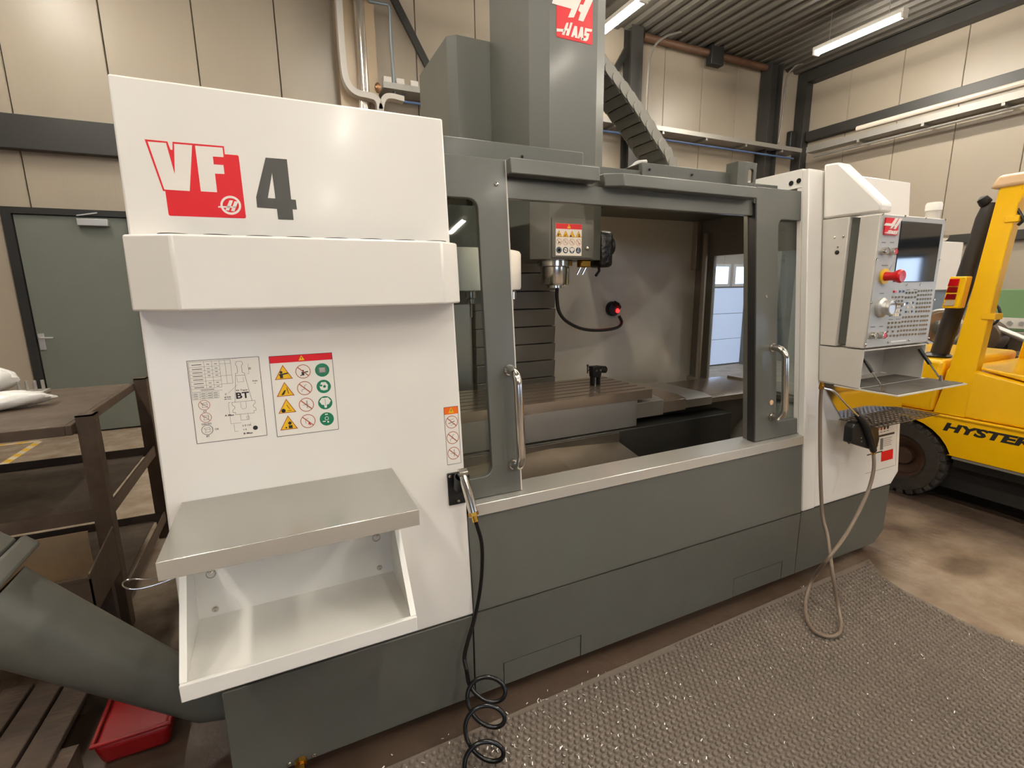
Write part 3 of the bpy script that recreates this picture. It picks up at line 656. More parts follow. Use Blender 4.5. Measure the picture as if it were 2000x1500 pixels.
c = at_y(1147, 485, 2.30); MB().ball((c.x, 2.30, c.z), 0.012).build('head_latch', CHROME, MC, True)
# tool carousel
cr = MB().lathe([(0.0, 0.0), (0.40, 0.0), (0.405, 0.01), (0.405, 0.165), (0.40, 0.175), (0.0, 0.175)], (0.72, 2.36, 1.585), (0, 0, 1), 56, 0, False).build('tool_carousel', WHITE2, MC, True)
for k in range(10):
    a_ = 2 * math.pi * (k + 0.5) / 10 - 0.2
    x, y = 0.72 + 0.35 * math.cos(a_), 2.36 + 0.35 * math.sin(a_)
    MB().lathe([(0.02, 0), (0.032, -0.01), (0.032, -0.045), (0.022, -0.05), (0.022, -0.075), (0.008, -0.08), (0.007, -0.15)], (x, y, 1.585), (0, 0, 1), 14).build('tool_holder', CHROME, cr, True)
MB().box(0.3, 1.1, 2.74, 2.80, 1.5, 2.05).build('carousel_mount', INGREY, MC)
# tool setter on the back wall, with its cable from the head
c = at_y(1199, 603, 3.03)
sn = MB().lathe([(0.055, 0), (0.055, 0.03), (0.048, 0.04), (0.0, 0.042)], (c.x, YI, c.z), (0, -1, 0), 20).build('receiver', BLACK, MC, True)
MB().ball((c.x + 0.025, YI - 0.04, c.z - 0.015), 0.016, 10).build('receiver_lens', LEDR, sn, True)
MB().tube([(c.x - 0.005, YI - 0.02, c.z + 0.03), (c.x - 0.005, YI - 0.045, c.z + 0.045), (c.x + 0.02, YI - 0.05, c.z + 0.03), (c.x + 0.05, YI - 0.03, c.z + 0.01)], 0.016).build('receiver_bracket', BLACK, sn, True)
cp = [at_y(a_, b_, c_) for a_, b_, c_ in ((1088, 558, 2.60), (1088, 585, 2.62), (1093, 611, 2.66), (1110, 630, 2.74), (1140, 643, 2.84), (1175, 645, 2.92), (1205, 640, 2.98), (1214, 630, 3.01), (1209, 617, 3.03))]
MB().tube(smooth_path(cp, 6), 0.011).build('receiver_cable', BLACK, MC, True)
# unseen fill light bar, added behind the header to brighten the inside
wl = MB().box(0.85, 2.05, 1.84, 1.88, 1.97, 2.01).build('fill_light', ALU, MC)
MB().box(0.87, 2.03, 1.845, 1.875, 1.962, 1.969).build('fill_light_tube', mat('fill_tube', (255, 255, 255), 0.4, emit=(255, 232, 200), estr=14), wl)
# roof: back part, cable chain
MB().box(XIL, 1.0, 2.1, YI + 0.03, 2.12, 2.135).build('roof_sheet', INGREY, MC)
MB().box(1.95, XI, 2.15, YI + 0.03, 2.085, 2.10).build('roof_sheet', INGREY, MC)
MB().box(2.15, 2.75, 2.62, 2.98, 2.10, 2.22).build('chain_trough', INGREY, MC)
pts = [at_y(a_, b_, 2.72) for a_, b_ in ((1130, 60), (1168, 106), (1200, 145), (1232, 188), (1262, 232), (1290, 276), (1313, 312), (1316, 345))]
sp_ = smooth_path(pts, 3)
chain = [sp_[0]]; L_ = 0.072
for q in sp_:                                  # resample evenly
    while (q - chain[-1]).length > L_: chain.append(chain[-1] + (q - chain[-1]).normalized() * L_)
for i in range(len(chain) - 1):
    a_, b_ = chain[i], chain[i + 1]; u = (b_ - a_).normalized(); nrm = Vector((u.z, 0, -u.x))
    if nrm.z > 0: nrm = -nrm
    mid = (a_ + b_) / 2
    mb = MB()
    for yy, t in ((0.0, 0.012), (0.225, 0.012)):
        lobe = [a_ - u * 0.01 + Vector((0, -0.004, 0)) + nrm * 0.036 * math.sin(t_) - u * 0.036 * math.cos(t_) for t_ in [-math.pi / 2 + math.pi * j / 6 for j in range(7)]]
        lobe += [b_ + nrm * 0.034 + Vector((0, 0.006, 0)), b_ - nrm * 0.034 + Vector((0, 0.006, 0))]
        off = 0.0
        mb.prism([p_ + Vector((0, yy + off, 0)) for p_ in lobe], (0, t, 0), 0)
    uu = (u + nrm * 0.22).normalized(); mb.obox(mid + nrm * 0.034 + Vector((0, 0.12, 0)), uu * (L_ * 0.42), (0, 0.11, 0), uu.cross(Vector((0, 1, 0))) * 0.003, 1)
    mb.obox(mid - nrm * 0.030 + Vector((0, 0.12, 0)), u * (L_ * 0.46), (0, 0.11, 0), nrm * 0.003, 1)
    mb.build('chain_link', [mat('chain_grey', (150, 146, 136), 0.45), mat('chain_dark', (126, 123, 114), 0.5)], MC)
cp = [at_y(a_, b_, 2.3) for a_, b_ in ((1262, 316), (1245, 318), (1235, 326), (1225, 332))]
MB().tube(smooth_path(cp, 4), 0.011).build('roof_hose', mat('pale_hose', (190, 186, 178), 0.4), MC, True)

# ---- printing and stickers on the front
def fz(zx, zy, ox, oy, sc, d=0.0007):        # sticker outline read from the picture, laid onto the leaning front
    q = at_f(ox + zx / sc, oy + zy / sc); return (q.x, fy(q.z, d), q.z)
vz = lambda P, d: [fz(a_, b_, 260, 250, 5.5556, d) for a_, b_ in P]
vf = MB().plate(vz([(125, 122), (372, 147), (405, 235), (428, 238), (428, 150), (985, 198), (995, 285), (1128, 295), (1140, 300), (1146, 312), (1225, 965), (1220, 976), (1208, 981), (402, 952), (390, 945), (385, 932), (350, 685), (325, 683)], 0.0006), [], (0, 0.0012, 0)).build('machine_logo', RED, MC)
mb = MB()
mb.plate(vz([(158, 148), (357, 163), (453, 505), (445, 172), (640, 188), (615, 685), (340, 668)], 0.001), [], (0, 0.0008, 0))
mb.plate(vz([(672, 192), (970, 215), (982, 317), (865, 310), (875, 395), (980, 403), (992, 500), (888, 495), (912, 698), (735, 688)], 0.001), [], (0, 0.0008, 0))
mb.build('logo_letters', PAPER, vf)
ell = lambda rx, ry: [(1060 + rx * math.cos(t) + 0.10 * ry * math.sin(t), 839 + ry * math.sin(t)) for t in [2 * math.pi * i / 32 for i in range(32)]]
mb = MB(); mb.plate(vz(ell(112, 103), 0.001), [vz(ell(88, 78), 0.001)], (0, 0.0008, 0))
for P in ([(1045, 785), (1085, 787), (1040, 897), (1002, 893)], [(1100, 795), (1140, 800), (1100, 905), (1062, 900)], [(925, 848), (1118, 850), (1112, 868), (922, 864)]):
    mb.plate(vz(P, 0.0012), [], (0, 0.0008, 0))
mb.build('logo_emblem', PAPER, vf)
MB().plate(vz([(1437, 322), (1668, 340), (1715, 775), (1765, 780), (1778, 885), (1730, 883), (1742, 998), (1575, 992), (1560, 878), (1345, 862), (1335, 750)], 0.0008), [vz([(1508, 485), (1545, 765), (1462, 760)], 0.0008)], (0, 0.0008, 0)).build('model_number', DGREY4, MC)

HAAS = {'red': [[(120, -90), (440, -90), (440, 308), (432, 310), (128, 310), (120, 302)]],
        'white': [[(105, 41), (258, 43), (330, -90), (392, -90), (270, 155), (218, 165), (248, 102), (78, 100)],
                  [(430, -90), (490, -90), (355, 167), (310, 165), (330, 111), (308, 101), (325, 57), (352, 55)],
                  [(120, 255), (190, 247), (184, 266), (120, 275)],
                  [(205, 202), (224, 198), (212, 238), (226, 238), (240, 194), (260, 192), (226, 285), (201, 286), (212, 253), (200, 253), (189, 287), (166, 287)],
                  [(246, 287), (276, 209), (300, 208), (303, 287), (281, 287), (281, 273), (272, 273), (266, 287)],
                  [(304, 287), (331, 206), (354, 203), (357, 290), (335, 290), (335, 275), (326, 275), (321, 287)],
                  [(372, 205), (437, 204), (432, 222), (388, 226), (385, 237), (412, 237), (402, 275), (386, 293), (340, 296), (346, 277), (376, 275), (385, 260), (362, 258)]]}
def haas(org, u, v, w, h, nrm, parent, name, thick, lift):
    org, u, v, nrm = Vector(org), Vector(u), Vector(v), Vector(nrm)
    M_ = lambda P, k: [org + u * ((a_ - 120) / 320 * w) + v * (-(b_ + 90) / 400 * h) + nrm * k for a_, b_ in P]
    B = MB().plate(M_(HAAS['red'][0], thick), [], -nrm * thick).build(name, RED, parent)
    mb = MB()
    for P in HAAS['white']: mb.plate(M_(P, thick + lift), [], -nrm * lift * 0.9)
    mb.build('sign_lettering', PAPER, B)
    return B
haas((1.349, 2.3095, 3.045), (1, 0, 0), (0, 0, 1), 0.207, 0.262, (0, -1, 0), MC, 'logo_sign', 0.0012, 0.0006)

class Sheet:                                  # flat printed sheet: local u 0..W to the right, v 0..H down
    def __init__(s, org, u, v, nrm): s.o, s.u, s.v, s.n = Vector(org), Vector(u), Vector(v), Vector(nrm)
    def p(s, a, b, k=0.0): return s.o + s.u * a + s.v * b + s.n * k
    def poly(s, mb, P, m=0, k=0.0008): return mb.plate([s.p(a, b, k) for a, b in P], [], -s.n * 0.0003, m)
    def rect(s, mb, a0, a1, b0, b1, m=0, k=0.0008): return s.poly(mb, [(a0, b0), (a1, b0), (a1, b1), (a0, b1)], m, k)
    def line(s, mb, a, b, c, d, t=0.0006, m=0, k=0.0009):
        L = math.hypot(c - a, d - b); x, y = -(d - b) / L * t / 2, (c - a) / L * t / 2
        return s.poly(mb, [(a + x, b + y), (c + x, d + y), (c - x, d - y), (a - x, b - y)], m, k)
    def pl(s, mb, P, t=0.0006, m=0, closed=False):
        for (a, b), (c, d) in zip(P, P[1:] + (P[:1] if closed else [])): s.line(mb, a, b, c, d, t, m)
    def disc(s, mb, a, b, r, m=0, k=0.0008, n=24): return s.poly(mb, [(a + r * math.cos(2 * math.pi * i / n), b + r * math.sin(2 * math.pi * i / n)) for i in range(n)], m, k)
    def ring(s, mb, a, b, r, t, m=0, k=0.0009, n=28):
        f = lambda q: [s.p(a + q * math.cos(2 * math.pi * i / n), b + q * math.sin(2 * math.pi * i / n), k) for i in range(n)]
        return mb.plate(f(r), [f(r - t)], -s.n * 0.0003, m)
    def text(s, mb, t, a, b, h, m=0, bold=0.0, width=None, centre=False, k=0.0009): return text_mb(mb, t, s.p(a, b), s.u, -s.v, s.n, h, m, bold, 0, width, k, centre)
fn = Vector((0, -1, LEAN)).normalized(); fd = Vector((0, -LEAN, -1)).normalized()
def fsheet(x, z): return Sheet((x, fy(z), z), (1, 0, 0), fd, fn)
def figure(s, mb, kind, a, b, r, m):          # small pictogram marks
    if kind == 0: s.disc(mb, a - r * .25, b - r * .1, r * .16, m); s.rect(mb, a - r * .42, a - r * .08, b + r * .08, b + r * .62, m); s.line(mb, a - r * .5, b + r * .22, a + r * .5, b + r * .05, r * .16, m)
    elif kind == 1: s.poly(mb, [(a - r * .5, b + r * .6), (a - r * .1, b + r * .05), (a + r * .1, b), (a - r * .05, b + r * .35), (a - r * .2, b + r * .6)], m); s.line(mb, a + r * .2, b - r * .3, a + r * .35, b + r * .5, r * .07, m)
    elif kind == 2: s.disc(mb, a - r * .42, b + r * .45, r * .24, m); s.rect(mb, a - r * .64, a - r * .2, b + r * .45, b + r * .64, m); s.line(mb, a, b - r * .2, a + r * .3, b + r * .3, r * .06, m); s.line(mb, a, b + r * .5, a + r * .5, b + r * .5, r * .05, m)
    else: s.disc(mb, a + r * .15, b - r * .02, r * .2, m); s.rect(mb, a - r * .02, a + r * .42, b + r * .25, b + r * .64, m); s.disc(mb, a - r * .3, b + r * .5, r * .1, m)
def tri(s, parent, a, b, r, kind):
    mb = MB(); s.poly(mb, [(a, b - r), (a + r * 1.02, b + r * .78), (a - r * 1.02, b + r * .78)], 1, 0.0006); s.poly(mb, [(a, b - r * .84), (a + r * .86, b + r * .69), (a - r * .86, b + r * .69)], 0, 0.0009)
    s2 = Sheet(s.o + s.n * 0.0004, s.u, s.v, s.n); figure(s2, mb, kind, a, b, r, 2); mb.build('warning_triangle', [YEL, BRN, INK], parent)
def ban(s, parent, a, b, r, kind):
    mb = MB(); s.ring(mb, a, b, r, r * .09, 0); 
    if kind == 0: figure(s, mb, 0, a + r * .2, b, r * .9, 1); s.line(mb, a, b + r * .3, a - r * .4, b + r * .6, r * .12, 1)
    elif kind == 1: s.pl(mb, [(a - r * .4, b + r * .5), (a - r * .4, b + r * .2), (a, b + r * .1), (a, b - r * .4), (a + r * .3, b - r * .5)], r * .06, 2)
    elif kind == 2: s.pl(mb, [(a + r * .1, b - r * .6), (a + r * .1, b + r * .5)], r * .07, 1); s.pl(mb, [(a - r * .5, b), (a + r * .4, b)], r * .05, 2)
    elif kind == 3: s.poly(mb, [(a + r * .1, b + r * .1), (a + r * .4, b + r * .6), (a + r * .2, b + r * .6), (a + r * .1, b + r * .4), (a - r * .05, b + r * .6)], 3); s.pl(mb, [(a - r * .3, b + r * .3), (a - r * .3, b - r * .3), (a + r * .1, b - r * .4)], r * .05, 2)
    else: s.pl(mb, [(a - r * .55, b + r * .2), (a + r * .5, b - r * .1)], r * .09, 1); s.pl(mb, [(a - r * .4, b - r * .35), (a + r * .4, b - r * .45)], r * .05, 2); s.pl(mb, [(a - r * .2, b + r * .5), (a + r * .5, b + r * .3)], r * .05, 2)
    s2 = Sheet(s.o + s.n * 0.0004, s.u, s.v, s.n); s2.line(mb, a - r * .68, b - r * .66, a + r * .68, b + r * .66, r * .13, 0)
    mb.build('prohibition_sign', [BRN, INK, INKG, REDP], parent)
def must(s, parent, a, b, r, kind, m=None):
    mb = MB(); s.disc(mb, a, b, r, 0, 0.0008); s2 = Sheet(s.o + s.n * 0.0005, s.u, s.v, s.n)
    if kind == 0: s2.rect(mb, a - r * .55, a + r * .55, b - r * .42, b + r * .42, 2); s2.rect(mb, a - r * .38, a + r * .38, b - r * .36, b + r * .34, 1); 
    elif kind == 1: s2.poly(mb, [(a - r * .6, b - r * .1), (a - r * .3, b - r * .65), (a + r * .3, b - r * .65), (a + r * .6, b - r * .2), (a + r * .5, b + r * .5), (a, b + r * .6), (a - r * .45, b + r * .45)], 1); s2.rect(mb, a - r * .55, a - r * .2, b - r * .3, b - r * .05, 0, 0.0011); s2.disc(mb, a + r * .1, b, r * .2, 0, 0.0011)
    elif kind == 2: s2.poly(mb, [(a - r * .8, b - r * .25), (a - r * .45, b - r * .75), (a + r * .45, b - r * .75), (a + r * .8, b - r * .25), (a + r * .5, b + r * .25), (a + r * .2, b + r * .3), (a + r * .15, b + r * .75), (a - r * .15, b + r * .75), (a - r * .2, b + r * .3), (a - r * .5, b + r * .25)], 1); s2.line(mb, a, b - r * .6, a, b + r * .5, r * .05, 2, 0.0011)
    else: s2.rect(mb, a - r * .2, a + r * .2, b - r * .8, b - r * .62, 1); s2.ring(mb, a, b - r * .1, r * .28, r * .07, 1); s2.rect(mb, a - r * .6, a - r * .2, b + r * .25, b + r * .4, 1); s2.disc(mb, a + r * .15, b + r * .45, r * .13, 1)
    mb.build('mandatory_sign', [m or GRN, PAPER, INKG], parent)
def base_sheet(s, W, H, parent, name, m=None, border=True):
    mb = MB(); mb.plate([s.p(a, b, 0.0005) for a, b in ((0, 0), (W, 0), (W, H), (0, H))], [], -s.n * 0.0006, 0)
    if border: s.pl(mb, [(0, 0), (W, 0), (W, H), (0, H)], 0.0012, 1, True)
    return mb.build(name, [m or PAPER, INK], parent)
def band(s, parent, W, h, m):
    mb = MB(); s.rect(mb, 0.0004, W - 0.0004, 0.0004, h, 0); r = h * 0.42
    s.poly(mb, [(W / 2, h / 2 - r), (W / 2 + r, h / 2 + r * .8), (W / 2 - r, h / 2 + r * .8)], 1, 0.0011); s.line(mb, W / 2, h / 2 - r * .4, W / 2, h / 2 + r * .3, r * .2, 2, 0.0013)
    mb.build('header_band', [m, YEL, INK], parent)
# safety pictogram sheet
s = fsheet(-0.034, 1.404); W, H = 0.177, 0.2435
st = base_sheet(s, W, H, MC, 'safety_sticker'); band(s, st, W, 0.021, RED)
for k in range(4):
    b = 0.052 + 0.0515 * k
    tri(s, st, 0.0345, b, 0.0245, k); ban(s, st, 0.0895, b, 0.0215, k); must(s, st, 0.1445, b, 0.021, k)
# tool holder chart
s = fsheet(-0.241, 1.406); W, H = 0.180, 0.2365
st = base_sheet(s, W, H, MC, 'tool_chart_sticker')
mb = MB()
rows = [0.004, 0.019, 0.030, 0.040, 0.050, 0.060, 0.072, 0.081]
for b in rows: s.line(mb, 0.003, b, 0.078, b, 0.0005)
for a in (0.003, 0.040, 0.059, 0.078): s.line(mb, a, 0.004, a, 0.081, 0.0005)
for a in (0.078, 0.092, 0.106): s.line(mb, a, 0.004, a, 0.072, 0.0005)
for b in (0.004, 0.014, 0.048, 0.072): s.line(mb, 0.078, b, 0.106, b, 0.0005)
s.line(mb, 0.003, 0.089, 0.078, 0.089, 0.0005); s.line(mb, 0.003, 0.081, 0.003, 0.089, 0.0005)
for b in (0.092, 0.098, 0.104, 0.111): s.line(mb, 0.003, b, 0.068, b, 0.0004)
for a in (0.003, 0.022, 0.038, 0.052, 0.068): s.line(mb, a, 0.092, a, 0.111, 0.0004)
for b in (0.0125, 0.025, 0.035, 0.045, 0.055, 0.066, 0.077): s.line(mb, 0.010, b, 0.034, b, 0.0016)
for b in (0.0125, 0.025, 0.035, 0.045, 0.066, 0.077): s.line(mb, 0.046, b, 0.053, b, 0.0014); s.line(mb, 0.065, b, 0.072, b, 0.0014)
s.line(mb, 0.025, 0.085, 0.058, 0.085, 0.0014)
for b in (0.0955, 0.1015, 0.108):
    for a in (0.006, 0.025, 0.041, 0.055): s.line(mb, a, b, a + 0.010, b, 0.0012)
mb.build('chart_table', INK, st)
mb = MB()                                     # tool holder drawing
s.pl(mb, [(0.119, 0.014), (0.121, 0.010), (0.133, 0.010), (0.136, 0.014), (0.136, 0.020), (0.133, 0.023), (0.133, 0.043), (0.139, 0.045), (0.139, 0.051), (0.115, 0.051), (0.115, 0.045), (0.121, 0.043), (0.121, 0.023), (0.118, 0.020)], 0.0007, 0, True)
s.pl(mb, [(0.115, 0.051), (0.106, 0.128)], 0.0007); s.pl(mb, [(0.139, 0.051), (0.150, 0.128)], 0.0007)
s.pl(mb, [(0.098, 0.128), (0.158, 0.128), (0.158, 0.136), (0.152, 0.141), (0.152, 0.146), (0.158, 0.151), (0.158, 0.158), (0.152, 0.158), (0.152, 0.165), (0.104, 0.165), (0.104, 0.158), (0.098, 0.158), (0.098, 0.151), (0.104, 0.146), (0.104, 0.141), (0.098, 0.136)], 0.0007, 0, True)
s.pl(mb, [(0.120, 0.130), (0.120, 0.145), (0.123, 0.150), (0.130, 0.150), (0.134, 0.145), (0.134, 0.130)], 0.0005)
s.pl(mb, [(0.116, 0.165), (0.116, 0.183), (0.136, 0.183), (0.136, 0.165)], 0.0006); s.pl(mb, [(0.132, 0.173), (0.138, 0.173), (0.138, 0.183), (0.132, 0.183)], 0.0005, 0, True)
s.pl(mb, [(0.094, 0.128), (0.089, 0.128), (0.089, 0.190), (0.116, 0.190)], 0.0005); s.pl(mb, [(0.097, 0.192), (0.097, 0.214), (0.106, 0.214)], 0.0005); s.pl(mb, [(0.140, 0.192), (0.140, 0.196)], 0.0005)
s.pl(mb, [(0.092, 0.100), (0.118, 0.077)], 0.0004); s.pl(mb, [(0.150, 0.018), (0.150, 0.048), (0.144, 0.048)], 0.0004); s.pl(mb, [(0.118, 0.056), (0.118, 0.070), (0.134, 0.070), (0.134, 0.056)], 0.0004)
s.text(mb, 'BT', 0.1275, 0.119, 0.0185, 0, 0.03, 0.034, True); s.text(mb, '40 Taper', 0.1275, 0.098, 0.006, 0, 0.01, 0.032, True)
s.text(mb, 'A Max', 0.076, 0.167, 0.0055, 0, 0.03, 0.024); s.text(mb, 'B Max', 0.119, 0.226, 0.0055, 0, 0.03, 0.024)
s.text(mb, 'C', 0.083, 0.105, 0.005, 0, 0.02); s.text(mb, 'D', 0.151, 0.036, 0.006, 0, 0.02); s.text(mb, '> E', 0.119, 0.214, 0.005, 0, 0.02); s.text(mb, '5 E OK', 0.118, 0.202, 0.005, 0, 0.01, 0.024)
s.text(mb, '40 ft-lb', 0.0885, 0.113, 0.0036, 0, 0.03, 0.017, True); s.text(mb, '(58 Nm)', 0.0885, 0.119, 0.0036, 0, 0.03, 0.017, True)
s.text(mb, 'Scale', 0.157, 0.072, 0.0038, 0, 0.02, 0.013); s.text(mb, '1:1', 0.161, 0.079, 0.0034, 0, 0.02); s.disc(mb, 0.151, 0.210, 0.0065)
mb.build('chart_drawing', INK, st)
for k, (b, tx) in enumerate(((0.128, 'CT'), (0.164, 'DIN ISO'), (0.200, 'BT'))):
    mb = MB(); a = 0.029; r = 0.0145
    s.ring(mb, a, b, r, 0.0012, 1 if k < 2 else 0); s.pl(mb, [(a - .008, b - .005), (a + .007, b - .007), (a + .007, b + .006), (a - .006, b + .007), (a - .003, b), (a - .008, b - .005)], 0.0006, 0); s.line(mb, a - .006, b - .001, a + .008, b - .002, 0.0005, 0)
    if k < 2: s.line(mb, a - .010, b - .010, a + .010, b + .010, 0.0012, 1)
    s.text(mb, tx, a, b + r + 0.0065, 0.005, 0, 0.02, None, True)
    if k == 2: s.text(mb, 'OK', a + 0.019, b + 0.003, 0.005, 0, 0.01)
    mb.build('chart_symbol', [INK, BRN], st)
# narrow orange-topped sticker beside the door
s = fsheet(0.4925, 1.190); W, H = 0.0505, 0.2045
st = base_sheet(s, W, H, MC, 'caution_sticker'); band(s, st, W, 0.026, ORG)
for k in range(3): ban(s, st, W / 2, 0.054 + 0.056 * k, 0.0225, 4 if k == 0 else k)
# sticker on the head
s = Sheet((1.345, 2.3005, 1.918), (1, 0, 0), (0, 0, -1), (0, -1, 0)); W, H = 0.160, 0.162
st = base_sheet(s, W, H, MC, 'head_sticker', border=False); band(s, st, W, 0.027, RED)
for k in range(4):
    a = 0.020 + 0.040 * k
    tri(s, st, a, 0.053, 0.0185, k); ban(s, st, a, 0.092, 0.0165, k); must(s, st, a, 0.134, 0.0165, k, DKB)
# data sheet low on the right cabinet
s = fsheet(2.955, 0.868); W, H = 0.30, 0.345
st = base_sheet(s, W, H, MC, 'data_sticker', border=False)
mb = MB(); s.pl(mb, [(0, H), (W, H), (W, 0)], 0.002, 0); s.rect(mb, 0.01, 0.275, 0.070, 0.076, 1); s.rect(mb, 0.01, 0.275, 0.138, 0.150, 1); s.rect(mb, 0.01, 0.16, 0.235, 0.242, 1)
for k in range(5): s.line(mb, 0.17, 0.165 + 0.011 * k, 0.17 + 0.08 - 0.01 * (k % 2), 0.165 + 0.011 * k, 0.003, 0); s.line(mb, 0.03, 0.165 + 0.011 * k, 0.12 - 0.012 * (k % 3), 0.165 + 0.011 * k, 0.003, 0)
s.rect(mb, 0.135, 0.165, 0.160, 0.228, 0)
for k in range(4): s.disc(mb, 0.11 + 0.032 * k, 0.100, 0.012, 3 if k < 2 else 1); s.line(mb, 0.10 + 0.032 * k, 0.122, 0.12 + 0.032 * k, 0.122, 0.004, 0)
s.rect(mb, 0.150, 0.268, 0.240, 0.300, 2)
mb.build('data_print', [INKG, INK, RED, BRN], st)
# brass drain fitting and rod at the foot of the base
c = at_y(588, 1484, YB)
MB().lathe([(0.02, 0), (0.02, 0.015), (0.013, 0.016), (0.013, 0.05)], (c.x, YB, c.z), (0, -1, -0.3), 6).build('drain_fitting', BRASS, MC)
for q in ((565, 1491), (614, 1474)): c = at_y(*q, YB); screw((c.x, YB, c.z), (0, -1, 0), 0.008, MC)

# ------------------------------------------------------------------ control pendant and its bracket
PD = thing('control_pendant', (2.78, 1.45, 1.09), 'grey control pendant with screen, keypad and red stop button', 'control panel')
PX0, PX1, PY = 2.515, 3.06, 1.392
# support arm: white hood on top, slim grey column behind the box
arm = [(fy(1.912, 0.006), 1.912), (PY + 0.004, 1.912), (PY + 0.004, 1.948), (1.61, 2.168), (fy(2.174, 0.006), 2.174)]
hood = MB().prism([(PX0, a, b) for a, b in arm], (0.088, 0, 0)).build('hood', WHITE, PD, bevel=0.01)
for q in ((1665, 350), (1690, 367)):
    pass
MB().prism([(PX0, fy(1.908, 0.006), 1.908), (PX0, 1.53, 1.908), (PX0, 1.528, 1.286), (PX0, fy(1.286, 0.006), 1.286)], (0.088, 0, 0)).build('support_column', LGREY, PD, bevel=0.004)
MB().box(PX0 + 0.02, PX0 + 0.08, 1.484, 1.528, 1.30, 1.90).build('hinge_block', INGREY, PD)
for q, r in (((1630, 464), 0.006), ((1647, 462), 0.006), ((1636, 483), 0.006), ((1635, 493), 0.011)):
    c = at_x(*q, PX0); MB().lathe([(r, 0), (r, 0.002), (r * 0.6, 0.004), (0.0, 0.0045)], (PX0, c.y, c.z), (-1, 0, 0), 12, 0, False).build('arm_screw', BLACK if r > 0.01 else CHROME, PD, True)
MB().box(PX0, PX1, PY, 1.482, 1.287, 1.904).build('housing', LGREY, PD, bevel=0.006)
MB().box(PX0 + 0.004, PX1 - 0.004, PY - 0.004, PY, 1.291, 1.900).build('face_plate', PANEL, PD, bevel=0.002)
PF = PY - 0.0045
def pz(zx, zy, ox=1640, oy=400, sc=5.0): q = at_y(ox + zx / sc, oy + zy / sc, PF); return q
a, b, c, d = pz(598, 163), pz(998, 195), pz(920, 745), pz(535, 748)
sx0, sx1, sz0, sz1 = (a.x + d.x) / 2, (b.x + c.x) / 2 - 0.004, (c.z + d.z) / 2, (a.z + b.z) / 2
MB().box(sx0 - 0.003, sx1 + 0.003, PF - 0.0015, PF + 0.002, sz0 - 0.003, sz1 + 0.003).build('screen_bezel', BLACK, PD)
MB().box(sx0, sx1, PF - 0.0025, PF, sz0, sz1).build('screen', SCREEN, PD)
q = pz(440, 125); q2 = pz(545, 300)
haas((q.x + 0.003, PF, q.z), (1, 0, 0), (0, 0, 1), (q2.x - q.x), (q.z - q2.z) * 1.0, (0, -1, 0), PD, 'badge', 0.006, 0.004)
for zx, zy in ((421, 93), (638, 112), (842, 130), (1033, 147), (362, 531), (975, 542), (307, 957), (920, 930), (252, 1365), (472, 1342), (676, 1322), (868, 1303), (652, 783), (787, 780)):
    q = pz(zx, zy); screw((q.x, PF, q.z), (0, -1, 0), 0.0055, PD)
def push(zx, zy, m, r=0.017):
    q = pz(zx, zy)
    B = MB().lathe([(r, 0), (r, 0.022), (r * 0.86, 0.024), (r * 0.84, 0.020), (0, 0.020)], (q.x, PF, q.z), (0, -1, 0), 20, 0, False).build('push_button', CHROME, PD, True)
    MB().cyl((q.x, PF - 0.018, q.z), (q.x, PF - 0.0225, q.z), r * 0.8, seg=18).build('button_cap', m, B, True)
push(418, 455, KGREY); push(500, 458, REDP); push(310, 1275, KGREY); push(393, 1272, REDP)
mb = MB(); sh = Sheet((0, PF, 0), (1, 0, 0), (0, 0, -1), (0, -1, 0))
for zx, zy, wv in ((430, 368, 0.030), (510, 368, 0.030), (440, 592, 0.050), (410, 866, 0.034), (322, 1193, 0.036), (405, 1188, 0.030)):
    q = pz(zx, zy); sh.line(mb, q.x - wv / 2, -q.z, q.x + wv / 2, -q.z, 0.0045)
q = pz(510, 590); q2 = pz(480, 640); sh.line(mb, q.x, -q.z, q2.x, -q2.z, 0.002)
for zx, zy, zx2, zy2 in ((648, 832, 685, 831), (722, 828, 755, 827), (478, 1122, 520, 1120), (548, 1118, 592, 1115)):
    q, q2 = pz(zx, zy), pz(zx2, zy2); sh.line(mb, q.x, -q.z, q2.x, -q2.z, 0.004)
mb.build('panel_lettering', INKG, PD)
q = pz(430, 700)
E_ = MB().cyl((q.x, PF, q.z), (q.x, PF - 0.008, q.z), 0.036, seg=28).build('emergency_stop', mat('stop_yellow', (236, 190, 20), 0.4), PD, True)
MB().lathe([(0.021, 0.008), (0.019, 0.03), (0.020, 0.042), (0.030, 0.062), (0.031, 0.072), (0.026, 0.079), (0, 0.081)], (q.x, PF, q.z), (0, -1, 0), 26, 0, False).build('stop_knob', REDP, E_, True)
q = pz(400, 1003)
K_ = MB().lathe([(0.046, 0), (0.046, 0.012), (0.040, 0.016), (0.034, 0.020), (0.033, 0.036), (0.036, 0.040), (0.036, 0.052), (0.031, 0.054), (0.030, 0.050), (0, 0.050)], (q.x, PF, q.z), (0, -1, 0), 32, 0, False).build('jog_wheel', ALU, PD, True)
MB().cyl((q.x + 0.026, PF - 0.050, q.z + 0.016), (q.x + 0.026, PF - 0.085, q.z + 0.016), 0.005, seg=10).build('jog_crank', CHROME, K_, True)
q, q2 = pz(497, 1345), pz(648, 1318)
MB().box(q.x, q2.x, PF - 0.001, PF, q.z, q2.z).build('panel_sticker', PAPER, PD)
keymesh = {}
